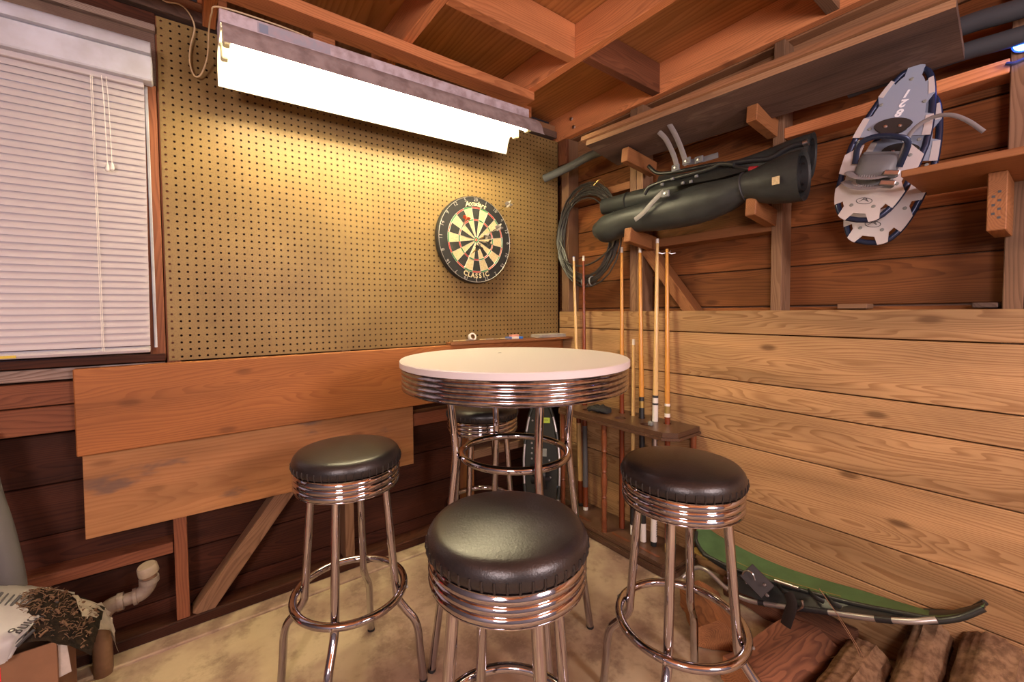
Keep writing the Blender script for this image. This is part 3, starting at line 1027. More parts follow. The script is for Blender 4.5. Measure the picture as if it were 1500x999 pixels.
slab('base', RXF, RY0, RY1, 0.0, 0.032, 0.045, rk, 0.006)
slab('base_top', RXF + 0.010, RY0 + 0.010, RY1 - 0.010, 0.0325, 0.052, 0.042, rk, 0.004)
# shelf with real round holes: strips around the holes
holes = [(-0.128, -0.352, 0.030), (-0.128, -0.624, 0.030), (-0.126, -0.778, 0.030)]
cueh = [(-0.060, -0.30, 0.0), ]


CUES = {'c1': ((-0.070, -0.250), (-0.048, -0.175, 1.480)), 'c2': ((-0.088, -0.300), (-0.048, -0.250, 1.475)), 'c3': ((-0.092, -0.550), (-0.020, -0.490, 1.495)), 'c4': ((-0.112, -0.690), (-0.020, -0.600, 1.482)),
        'c5': ((-0.105, -0.742), (-0.020, -0.698, 1.509)), 'c6': ((-0.105, -0.815), (-0.020, -0.749, 1.454)), 'c7': ((-0.100, -0.622), (-0.030, -0.572, 1.020))}
for (bx_, by_), (tx_, ty_, tz_) in CUES.values():
    f_ = (0.624 - 0.0535) / (tz_ - 0.0535)
    holes.append((bx_ + (tx_ - bx_) * f_, by_ + (ty_ - by_) * f_, 0.0172))
holes[0:3] = [(-0.150, -0.372, 0.028), (-0.158, -0.590, 0.028), (-0.158, -0.735, 0.028)]


def shelf_with_holes(name='shelf', e=0.0, z0=0.618, z1=0.640):
    bm = bmesh.new()
    out = [(-0.003, RY0 - e), (-0.003, RY1 + e), (RXF + 0.045, RY1 + e), (RXF - e, RY1 - 0.045), (RXF - e, RY0 + 0.045), (RXF + 0.045, RY0 - e)]
    loops = [out] + [[(hx + hr_ * math.cos(2 * math.pi * i / 20), hy + hr_ * math.sin(2 * math.pi * i / 20)) for i in range(20)] for hx, hy, hr_ in holes]
    for z in (z0, z1):
        es = []
        for lo in loops:
            vs = [bm.verts.new((x, y, z)) for x, y in lo]
            es += [bm.edges.new((vs[i], vs[(i + 1) % len(vs)])) for i in range(len(vs))]
        bmesh.ops.triangle_fill(bm, edges=es, use_beauty=True, use_dissolve=False)
    bm.verts.ensure_lookup_table()
    n = sum(len(l) for l in loops)
    vs = list(bm.verts)
    i0 = 0
    for lo in loops:
        m = len(lo)
        for i in range(m):
            a, b = vs[i0 + i], vs[i0 + (i + 1) % m]
            c, d = vs[n + i0 + (i + 1) % m], vs[n + i0 + i]
            bm.faces.new((a, b, c, d))
        i0 += m
    me = tomesh(bm, name)
    return link(name, me, 'rack_wood', rk)


shelf_with_holes()
shelf_with_holes('shelf_moulding', 0.008, 0.606, 0.6175)
sp_ = [(0.0, 0.052), (0.014, 0.052), (0.014, 0.11), (0.0155, 0.112), (0.011, 0.13), (0.013, 0.17), (0.0155, 0.20), (0.010, 0.222), (0.015, 0.228), (0.010, 0.236), (0.0145, 0.26), (0.016, 0.30),
       (0.0145, 0.33), (0.010, 0.352), (0.015, 0.358), (0.010, 0.366), (0.0155, 0.39), (0.012, 0.43), (0.010, 0.456), (0.0155, 0.462), (0.0105, 0.47), (0.014, 0.50), (0.014, 0.6055), (0, 0.6055)]
for x, y in ((-0.188, -0.515), (-0.190, -0.225), (-0.018, -0.885), (-0.018, -0.205)):
    lathed('spindle', sp_, 'spindle_wood', rk, 14, ang=50, loc=(x, y, 0))
for y in (-0.35, -0.60, -0.76):
    prism('cue_groove', [(-0.165, y - 0.055), (-0.175, y - 0.045), (-0.175, y + 0.045), (-0.165, y + 0.055), (-0.16, y + 0.05), (-0.16, y - 0.05)], 0.0521, 0.0532, 'spindle_wood', rk)


def cue(label, bot, tip, spec, cat='cue', name='pool_cue'):
    """spec: list of (t0, t1, r0, r1, material) along the cue from butt to tip"""
    bot, tip = Vector(bot), Vector(tip)
    d = tip - bot
    L = d.length
    t = thing(name, label, cat, mw=frame(bot, d, (0.3, -1, 0.1)), group='cues in the cue rack')
    for a, b, r0_, r1_, m, nm in spec:
        tube(nm, [(L * a, 0, 0), (L * (a + b) / 2, 0, 0), (L * b, 0, 0)], lambda s, r0_=r0_, r1_=r1_: r0_ + (r1_ - r0_) * s, m, t, 12)
    return t


def std(butt, wrap, shaft, ring='brass', tipm='ivory', w0=0.10, w1=0.33):
    return [(0.0, 0.012, 0.0135, 0.0145, 'rubber', 'bumper'), (0.012, w0, 0.0145, 0.0142, butt, 'butt_sleeve'), (w0, w1, 0.0142, 0.0130, wrap, 'handle'), (w1, w1 + 0.07, 0.0130, 0.0122, butt, 'forearm'),
            (w1 + 0.07, w1 + 0.085, 0.0124, 0.0122, ring, 'joint_collar'), (w1 + 0.085, 0.982, 0.0122, 0.0068, shaft, 'shaft'), (0.982, 0.998, 0.0069, 0.0067, tipm, 'ferrule'), (0.998, 1.0, 0.0066, 0.006, 'blue_print', 'tip')]


Z = 0.0535
cue('pale wooden pool cue nearest the corner of the room', (-0.070, -0.250, Z), (-0.048, -0.175, 1.480), std('cue_red', 'cue_light', 'cue_light'))
cue('dark reddish brown pool cue with a grey wrapped handle', (-0.088, -0.300, Z), (-0.048, -0.250, 1.475), [(0.0, 0.012, 0.0135, 0.0145, 'ivory', 'bumper'), (0.012, 0.09, 0.0145, 0.0142, 'cue_red', 'butt_sleeve'), (0.09, 0.33, 0.0142, 0.0130, 'grey_conduit', 'handle'),
    (0.33, 0.98, 0.0130, 0.0066, 'cue_red', 'shaft'), (0.98, 1.0, 0.0068, 0.0064, 'ivory', 'ferrule')])
cue('amber pool cue with a red brown butt beside the black glove', (-0.092, -0.550, Z), (-0.020, -0.490, 1.495), [(0.0, 0.012, 0.0135, 0.0145, 'cue_red', 'bumper'), (0.012, 0.50, 0.0145, 0.0115, 'cue_red', 'butt'), (0.50, 0.98, 0.0115, 0.0068, 'cue_amber', 'shaft'), (0.98, 1.0, 0.0069, 0.0065, 'ivory', 'ferrule')])
cue('amber pool cue with a black handle standing behind the white sleeved cue', (-0.112, -0.690, Z), (-0.020, -0.600, 1.482), [(0.0, 0.06, 0.014, 0.0145, 'ivory', 'butt_cap'), (0.06, 0.445, 0.0145, 0.0125, 'black_plastic', 'handle'), (0.445, 0.468, 0.0127, 0.0125, 'brass', 'joint_collar'), (0.468, 0.482, 0.0126, 0.0124, 'black_plastic', 'ring'),
    (0.482, 0.98, 0.0124, 0.0068, 'cue_amber', 'shaft'), (0.98, 1.0, 0.0069, 0.0065, 'ivory', 'ferrule')])
cw = cue('tall pale pool cue with a white sleeve and white printed butt', (-0.105, -0.742, Z), (-0.020, -0.698, 1.509), [(0.0, 0.014, 0.0135, 0.0145, 'rubber', 'bumper'), (0.014, 0.10, 0.0145, 0.0145, 'ivory', 'butt_sleeve'), (0.10, 0.17, 0.0145, 0.0142, 'print_black', 'butt_band'), (0.17, 0.40, 0.0142, 0.0135, 'steel', 'handle'),
    (0.40, 0.455, 0.0135, 0.0132, 'ivory', 'forearm'), (0.455, 0.461, 0.0136, 0.0134, 'print_black', 'ring'), (0.461, 0.478, 0.0132, 0.0130, 'ivory', 'forearm'), (0.478, 0.486, 0.0134, 0.0132, 'print_black', 'ring'), (0.486, 0.985, 0.0130, 0.0070, 'cue_light', 'shaft'), (0.985, 1.0, 0.0072, 0.0068, 'ivory', 'ferrule')])
for i in range(7):
    box('butt_print', (0.045 + i * 0.011, 0.050 + i * 0.011), (-0.004 - 0.003 * (i % 2), 0.005), (0.0138, 0.0150), 'print_black', cw, 0)
br = cue('bridge stick with a silver cross shaped rest on its tip', (-0.105, -0.815, Z), (-0.020, -0.749, 1.454), [(0.0, 0.03, 0.0125, 0.0125, 'cue_light', 'butt_cap'), (0.03, 0.10, 0.0125, 0.0125, 'cue_red', 'butt_sleeve'), (0.10, 0.13, 0.0128, 0.0126, 'brass', 'ring'), (0.13, 0.44, 0.0125, 0.0122, 'cue_red', 'handle'),
    (0.44, 0.452, 0.0128, 0.0126, 'ivory', 'ring'), (0.452, 0.476, 0.0122, 0.012, 'deck_yellow', 'collar'), (0.476, 0.484, 0.0126, 0.0124, 'ivory', 'ring'), (0.484, 1.0, 0.0118, 0.0072, 'cue_amber', 'shaft')], 'bridge stick', 'bridge_stick')
Lb = (Vector((-0.020, -0.749, 1.454)) - Vector((-0.105, -0.815, Z))).length
for a in (0, 1):
    m = Matrix.Translation((Lb - 0.022, 0, 0)) @ Matrix.Rotation(R(38 + 90 * a), 4, 'X')
    tube('rest_bar', [(0.004, -0.040, 0), (0, -0.022, 0), (0.006, 0, 0.0), (0, 0.022, 0), (0.004, 0.040, 0)], 0.0026, 'steel', br, 7, mw=m)
cue('short pale pool cue that ends below the table height', (-0.100, -0.622, Z), (-0.030, -0.572, 1.020), [(0.0, 0.05, 0.0125, 0.0135, 'ivory', 'butt_cap'), (0.05, 0.36, 0.0135, 0.0120, 'black_plastic', 'handle'), (0.36, 0.97, 0.0115, 0.0075, 'cue_light', 'shaft'), (0.97, 1.0, 0.0078, 0.0072, 'ivory', 'ferrule')])

# chalk cube on the rack and the crumpled glove
box('chalk_cube', (-0.172, -0.152), (-0.772, -0.752), (0.6405, 0.660), 'tag_grey', None, 0.003)
tag(bpy.data.objects['chalk_cube'], 'small blue grey chalk cube on the edge of the cue rack shelf', 'chalk')
gl = thing('glove', 'crumpled black glove lying on the cue rack shelf', 'glove', (-0.135, -0.462, 0.641), R(75))
blob('palm', [((-0.045, 0, 0.010), 0.020, 0.008, (0, 1, 0), (0, 0, 1)), ((-0.02, 0, 0.015), 0.036, 0.014, (0, 1, 0), (0, 0, 1)), ((0.015, 0.004, 0.017), 0.040, 0.015, (0, 1, 0), (0, 0, 1)), ((0.04, 0, 0.012), 0.034, 0.011, (0, 1, 0), (0, 0, 1))], 'glove', gl, 0.12, 12)
for i, (y, a, ln) in enumerate(((-0.028, -18, 0.050), (-0.010, 6, 0.058), (0.010, -4, 0.055), (0.028, 22, 0.045))):
    dx, dy = math.cos(R(a)) * ln, math.sin(R(a)) * ln
    tube('finger', spline([(0.028, y, 0.012), (0.028 + dx * 0.5, y + dy * 0.5, 0.020), (0.028 + dx, y + dy, 0.009)], 4), lambda s: 0.0105 - 0.003 * s, 'glove', gl, 8)
tube('thumb', spline([(-0.01, 0.03, 0.013), (0.01, 0.055, 0.020), (0.035, 0.062, 0.009)], 4), lambda s: 0.011 - 0.003 * s, 'glove', gl, 8)

# ================================================================ SMALL THINGS ON THE CORNER LEDGE
LZ = 1.0137
for i in range(7):
    z = LZ + i * 0.0026
    o = box('paper_sheet', (-0.235, -0.040), (-0.098, -0.012), (z, z + 0.0022), 'paper', None, 0)
    o.rotation_euler.rotate_axis('Z', random.uniform(-0.16, 0.16))
    tag(o, 'loose sheet in the pile of papers on the corner ledge', 'paper', 'papers on the corner ledge')
t = thing('chalk_box', 'small blue and white packet on the corner ledge', 'packet', (-0.395, -0.055, LZ), R(-8))
box('carton', (-0.05, 0.05), (-0.012, 0.012), (0, 0.012), 'ivory', t)
box('blue_end', (-0.052, -0.02), (-0.0125, 0.0125), (-0.0, 0.0125), 'blue_print', t)
box('blue_end', (0.022, 0.052), (-0.0125, 0.0125), (-0.0, 0.0125), 'blue_print', t)
t = box('pink_packet', (-0.40, -0.345), (-0.040, -0.012), (LZ, LZ + 0.022), 'pink_print', None, 0.003)
tag(t, 'small pink packet behind the blue and white one on the ledge', 'packet')
t = thing('tape_roll', 'small roll of white tape lying on the corner ledge', 'tape', mw=Matrix.Translation((-0.655, -0.030, LZ + 0.021)) @ Matrix.Rotation(R(70), 4, 'X'))
lathed('tape', [(0.013, -0.008), (0.021, -0.008), (0.021, 0.008), (0.013, 0.008)], 'cord_white', t, 24, closed=True)
lathed('core', [(0.011, -0.008), (0.013, -0.008), (0.013, 0.008), (0.011, 0.008)], 'cardboard', t, 24, closed=True)
for i, (x, m) in enumerate(((-0.74, 'brass'), (-0.70, 'steel'), (-0.58, 'steel'), (-0.50, 'brass'), (-0.46, 'steel'))):
    t = thing('spare_dart', 'spare dart lying on the corner ledge ' + ('beside the tape roll' if i < 3 else 'beside the blue packet'), 'dart', mw=frame((x, -0.035 - 0.006 * i, LZ + 0.006), (1, -0.15 * (i % 3) + 0.1, 0), (0, 0, 1)), group='spare darts on the ledge')
    tube('barrel', [(0, 0, 0), (0.045, 0, 0)], 0.0035, m, t, 8)
    tube('point', [(0.045, 0, 0), (0.075, 0, -0.002)], 0.0012, 'steel', t, 6)
    tube('shaft', [(-0.035, 0, 0), (0, 0, 0)], 0.002, 'print_cream', t, 6)

# ================================================================ SHELF ARMS, PLANKS, TUBES ON THE RIGHT WALL
arms = [(-0.648, -0.205, 1.886, 1.858, 'upper arm beside the cue bay'), (-1.178, -0.165, 1.888, 1.868, 'upper'), (-0.648, -0.185, 1.520, 1.494, 'lower'), (-1.178, -0.165, 1.546, 1.524, 'lower')]
lab = ['wooden support arm under the left end of the stacked planks', 'wooden support arm under the middle of the stacked planks', 'wooden support arm under the drooping end of the black foam roll', 'wooden support arm under the tied waist of the black foam roll']
for (y, xe, ze, zb, _), lb in zip(arms, lab):
    o = bar('support_arm', (xe, y, ze), (0.019, y, zb), 0.038, 0.066, 'arm_wood', None, (0, 0, 1), 0.003)
    tag(o, lb, 'bracket', 'shelf arms on the right wall')


def slab4(name, FL, BL, FR, BR, th, mat, label, edge=None):
    pts = [Vector(q) for q in (FL, BL, BR, FR)]
    c = sum(pts, Vector()) / 4
    m = frame(c, (pts[3] + pts[2]) - (pts[0] + pts[1]), (pts[1] - pts[0]).cross(pts[3] - pts[0]) * (1 if (pts[1] - pts[0]).cross(pts[3] - pts[0]).z > 0 else -1))
    mi = m.inverted()
    bm = bmesh.new()
    a = [bm.verts.new(mi @ q) for q in pts]
    b = [bm.verts.new(mi @ q + Vector((0, 0, th))) for q in pts]
    bm.faces.new(a)
    bm.faces.new(b[::-1])
    for i in range(4):
        f = bm.faces.new((a[i], a[(i + 1) % 4], b[(i + 1) % 4], b[i]))
        if edge and i == 3:
            f.material_index = 1
    me = tomesh(bm, name)
    me.materials.append(MATS[mat])
    if edge:
        me.materials.append(MATS[edge])
    return tag(link(name, me, None, mw=m), label, 'plank')


slab4('shelf_plank', (-0.303, -0.50, 1.951), (-0.066, -0.50, 1.903), (-0.262, -1.70, 1.926), (-0.028, -1.69, 1.880), 0.024, 'grey_plank', 'weathered grey brown plank resting on the wooden support arms', 'plank_edge')
slab4('shelf_plank', (-0.312, -0.475, 1.978), (-0.075, -0.47, 1.932), (-0.268, -1.695, 1.953), (-0.034, -1.675, 1.907), 0.022, 'joist_brown', 'upper of the two stacked planks on the support arms', 'joist_brown')

tag(tube('pipe_insulation', spline([at(797, 262, 1, -0.03), at(835, 244, 0, -0.075), at(872, 225, 0, -0.045), Vector((-0.04, -0.7, 2.01)), Vector((-0.04, -1.1, 2.0))], 6), 0.0225, 'pipe_foam', None, 16),
    'grey foam pipe insulation tube poking out behind the planks near the pegboard', 'foam tube')
a0, a1 = at(1400, 42, 0, -0.035), at(1490, 14, 0, -0.035)
tag(tube('pipe_insulation', spline([a0 + Vector((0, 0.35, 0.0)), a0, a1, a1 + (a1 - a0) * 3], 5), 0.026, 'pipe_foam_dark', None, 16), 'black foam pipe insulation tube, upper of two past the planks', 'foam tube')
a0, a1 = at(1400, 80, 0, -0.012), at(1475, 58, 0, -0.012)
tag(tube('pipe_insulation', spline([a0 + Vector((0, 0.25, 0.0)), a0, a1, a1 + (a1 - a0) * 3], 5), 0.024, 'pipe_foam_dark', None, 16), 'black foam pipe insulation tube, lower of two past the planks', 'foam tube')

# ================================================================ CABLE COIL
rnd = random.Random(3)
cc = Vector((-0.020, -0.250, 1.596))
path = []
turns, per = 17, 22
for tn in range(turns):
    ry, rz = rnd.uniform(0.190, 0.248), rnd.uniform(0.235, 0.294)
    oy, oz, ox = rnd.uniform(-0.016, 0.022), rnd.uniform(-0.026, 0.010), rnd.uniform(-0.011, 0.011)
    for i in range(per):
        a = 2 * math.pi * i / per
        pin = 0.55 if False else 1.0
        path.append(cc + Vector((ox, oy + ry * math.cos(a), oz + rz * math.sin(a))))
P2 = []
for i, q in enumerate(path):
    acc = Vector()
    for d in (-3, -2, -1, 0, 1, 2, 3):
        j = min(max(i + d, 0), len(path) - 1)
        acc += path[j] - Vector((0, 0, 0))
    w = acc / 7
    P2.append(q * 0.6 + (cc + (w - cc) * 1.045) * 0.4)
coil = thing('cable_coil', 'coil of black cable hanging on the wall in the corner', 'cable', tuple(cc + Vector((0, 0, -0.28))))
inv = Matrix.Translation(-(cc + Vector((0, 0, -0.28))))
tube('cable', [inv @ q for q in P2], 0.0042, 'cable', coil, 6)
tube('loose_end', [inv @ (cc + Vector(q)) for q in spline([(-0.02, 0.17, -0.12), (-0.02, 0.10, -0.16), (-0.02, 0.0, -0.175), (-0.02, -0.10, -0.15), (-0.015, -0.20, -0.09)], 6)], 0.0055, 'cable', coil, 7)
for a in (2.75, -1.75, -1.5):
    c = cc + Vector((0, 0.222 * math.cos(a), 0.268 * math.sin(a)))
    tube('tie', [inv @ (c + Vector((0.026 * math.cos(q), 0, 0.026 * math.sin(q)))) for q in [2 * math.pi * i / 12 for i in range(12)]], 0.004, 'tag_grey', coil, 5, True)
tube('hanging_wire', [inv @ q for q in spline([cc + Vector((-0.01, -0.06, 0.26)), cc + Vector((0.0, -0.09, 0.285)), cc + Vector((0.02, -0.10, 0.27)), cc + Vector((0.055, -0.095, 0.24))], 5)], 0.0015, 'brass', coil, 5)

# ================================================================ ROLLED FOAM MATS
def foam_roll(label, pts, core, strap=None):
    t = thing('foam_roll', label, 'foam roll', tuple(Vector(pts[0][0]) + Vector((0, 0, -0.03))))
    o0 = Vector(pts[0][0]) + Vector((0, 0, -0.03))
    cs = spline([p for p, a, b in pts], 5)
    ra = spline([(a, b, 0) for p, a, b in pts], 5)
    n = len(cs)
    seg = 22
    bm = bmesh.new()
    rows = []
    for i in range(n):
        T = (cs[min(i + 1, n - 1)] - cs[max(i - 1, 0)]).normalized()
        v = (Vector((0, 0, 1)) - T * T.z).normalized()
        u = T.cross(v)
        rows.append((cs[i], u, v, ra[i].x, ra[i].y))
    R_ = []

    def addring(row, s, off=0.0):
        c, u, v, a, b = row
        R_.append([bm.verts.new(c - o0 + (u * a * math.cos(2 * math.pi * q / seg) + v * b * math.sin(2 * math.pi * q / seg)) * s) for q in range(seg)])
    addring(rows[4], 0.80)
    addring(rows[1], 0.84)
    for r in rows:
        addring(r, 1.0)
    addring(rows[-2], 0.86)
    addring(rows[-6], 0.80)
    for A_, B_ in zip(R_, R_[1:]):
        for q in range(seg):
            bm.faces.new((A_[q], A_[(q + 1) % seg], B_[(q + 1) % seg], B_[q]))
    bm.faces.new(R_[0])
    bm.faces.new(R_[-1][::-1])
    me = tomesh(bm, 'mat')
    autosmooth(me, 50)
    link('mat', me, 'foam', t)
    # spiral edge of the rolled sheet in the open end
    c, u, v, a, b = rows[-1]
    d = (rows[-1][0] - rows[-6][0])
    bm = bmesh.new()
    N = 40
    p1, p2 = [], []
    for i in range(N + 1):
        s = i / N
        an = s * 4.2 * math.pi
        q = (u * a * math.cos(an) + v * b * math.sin(an)) * (0.80 - 0.55 * s)
        p1.append(bm.verts.new(c - o0 + q - d * 0.03))
        p2.append(bm.verts.new(rows[-6][0] - o0 + q))
    for i in range(N):
        bm.faces.new((p1[i], p1[i + 1], p2[i + 1], p2[i]))
    me = tomesh(bm, 'inner_wrap')
    autosmooth(me, 60)
    link('inner_wrap', me, 'foam_in', t)
    for idx, m, w in (strap or []):
        c, u, v, a, b = rows[idx]
        tube('strap', [c - o0 + (u * (a + 0.001) * math.cos(2 * math.pi * q / 24) + v * (b + 0.001) * math.sin(2 * math.pi * q / 24)) for q in range(24)], w, m, t, 6, True)
    return t


XA = -0.135
fa = foam_roll('thick black foam roll tied at its waist on the lower support arms',
               [(at(876, 338, 0, XA) , 0.045, 0.040), (at(890, 335, 0, XA), 0.058, 0.070), (at(925, 322, 0, XA), 0.060, 0.062), (at(975, 312, 0, XA), 0.062, 0.074), (at(1020, 300, 0, XA), 0.062, 0.080), (at(1060, 288, 0, XA), 0.058, 0.068),
                (at(1092, 274, 0, XA), 0.052, 0.052), (at(1125, 268, 0, XA), 0.06, 0.074), (at(1155, 261, 0, XA), 0.065, 0.086), (at(1178, 256, 0, XA), 0.066, 0.088)], 0, [(30, 'foam_in', 0.004)])
XB = -0.030
fb = foam_roll('thinner black foam roll lying behind the tied one against the wall',
               [(at(884, 303, 0, XB), 0.030, 0.042), (at(920, 295, 0, XB), 0.034, 0.045), (at(980, 281, 0, XB), 0.034, 0.045), (at(1050, 262, 0, XB), 0.036, 0.050), (at(1110, 246, 0, XB), 0.038, 0.058), (at(1160, 234, 0, XB), 0.042, 0.075), (at(1190, 228, 0, XB), 0.044, 0.082)], 0, [(5, 'rubber', 0.004)])
box('paper_tag', (-0.2075, -0.2065), tuple(sorted((at(1132, 270, 0, -0.2)[1], at(1143, 270, 0, -0.2)[1]))), (1.595, 1.622), 'sisal_cream', None, 0)
o = bpy.data.objects['paper_tag']
tag(o, 'small torn cream paper tag on the flared end of the foam roll', 'tag')

# black snowshoe lying on its side on top of the rolls
sb = thing('black_snowshoe', 'black tubular snowshoe with grey straps lying on top of the foam rolls', 'snowshoe', tuple(at(1040, 262, 0, -0.11)))
iv = Matrix.Translation(-Vector(at(1040, 262, 0, -0.11)))


def wp(u, v, x):
    return iv @ at(u, v, 0, x)


tube('frame_tube', spline([wp(950, 243, -0.10), wp(960, 252, -0.10), (wp(972, 254, -0.10)), wp(1000, 250, -0.10), wp(1045, 241, -0.10), wp(1060, 241, -0.10), wp(1085, 246, -0.10), wp(1100, 248, -0.10)], 5), 0.0085, 'deck_black', sb, 10)
tube('red_end', [wp(1098, 248, -0.10), wp(1110, 247, -0.10)], 0.0105, 'red_plastic', sb, 10)
tube('frame_tube', spline([wp(944, 285, -0.14), wp(950, 275, -0.14), wp(965, 268, -0.14), wp(1000, 258, -0.14), wp(1040, 247, -0.14), wp(1055, 240, -0.14), wp(1075, 241, -0.14)], 5), 0.0085, 'deck_black', sb, 10)
tube('frame_tube', spline([wp(1065, 240, -0.07), wp(1100, 235, -0.07), wp(1128, 232, -0.07), wp(1150, 219, -0.07), wp(1165, 213, -0.07), wp(1180, 210, -0.07)], 5), 0.0105, 'black_plastic', sb, 10)
tube('end_cap', [wp(1177, 211, -0.07), wp(1184, 208, -0.07)], 0.0125, 'steel', sb, 10)
bm = bmesh.new()
top = [wp(965, 258, -0.12), wp(1000, 254, -0.12), wp(1050, 245, -0.12), wp(1095, 249, -0.12)]
bot = [wp(958, 276, -0.15), wp(1000, 271, -0.15), wp(1050, 262, -0.15), wp(1075, 255, -0.15)]
tv, bv = [bm.verts.new(q) for q in top], [bm.verts.new(q) for q in bot]
tv2, bv2 = [bm.verts.new(q + Vector((0.003, 0, 0.001))) for q in top], [bm.verts.new(q + Vector((0.003, 0, 0.001))) for q in bot]
for i in range(3):
    bm.faces.new((tv[i], tv[i + 1], bv[i + 1], bv[i]))
    bm.faces.new((tv2[i], bv2[i], bv2[i + 1], tv2[i + 1]))
link('deck', tomesh(bm, 'deck'), 'deck_black', sb)
for u, v in ((985, 262), (1000, 268), (1012, 266), (970, 270), (1020, 258)):
    c = wp(u, v, -0.155)
    box('crampon_tooth', (c.x - 0.004, c.x + 0.004), (c.y - 0.007, c.y + 0.007), (c.z - 0.006, c.z + 0.006), 'binding_grey', sb, 0.002)


def strap(name, pts, w, mat, parent, th=0.0022, ref=None):
    return tube(name, spline(pts, 5), w, mat, parent, 8, flat=th / w, ref=ref)


strap('strap', [wp(993, 250, -0.15), wp(987, 228, -0.165), wp(976, 205, -0.19), wp(965, 193, -0.21)], 0.011, 'grey_strap', sb, ref=(1, 0, 0))
strap('strap', [wp(1006, 242, -0.15), wp(998, 218, -0.17), wp(989, 197, -0.20), wp(978, 178, -0.235)], 0.011, 'grey_strap', sb, ref=(1, 0, 0))
strap('strap', [wp(972, 280, -0.21), wp(955, 297, -0.215), wp(942, 312, -0.215), wp(930, 322, -0.215)], 0.011, 'grey_strap', sb, ref=(1, 0, 0))
strap('strap', [wp(1008, 238, -0.14), wp(1028, 234, -0.13), wp(1052, 227, -0.12)], 0.011, 'binding_grey', sb, ref=(1, 0, 0))
for u, v, x in ((1006, 236, -0.152), (990, 246, -0.152), (975, 284, -0.212), (1024, 234, -0.14)):
    c = wp(u, v, x)
    bk = box('buckle', (c.x - 0.006, c.x + 0.003), (c.y - 0.018, c.y + 0.018), (c.z - 0.014, c.z + 0.014), 'binding_grey', sb, 0.004)
    lathed('rivet', [(0, 0.004), (0.005, 0.003), (0.006, 0)], 'steel', bk, 8, mw=bk.matrix_basis.inverted() @ frame((c.x - 0.006, c.y, c.z), (0, 1, 0), (-1, 0, 0)))

# ================================================================ WHITE SNOWSHOES ON THE WALL
def outline(L, W, n=40, tail=0.62):
    """closed loop, toe at -Y, tail (narrower) at +Y"""
    pts = []
    for i in range(n):
        a = 2 * math.pi * i / n
        s, c = math.sin(a), math.cos(a)
        y = L / 2 * (abs(s) ** 0.85) * (1 if s >= 0 else -1)
        w = W / 2 * (1.0 - (1 - tail) * max(0, y / (L / 2)) ** 1.2)
        x = w * (abs(c) ** 0.62) * (1 if c >= 0 else -1)
        pts.append((x, y))
    return pts


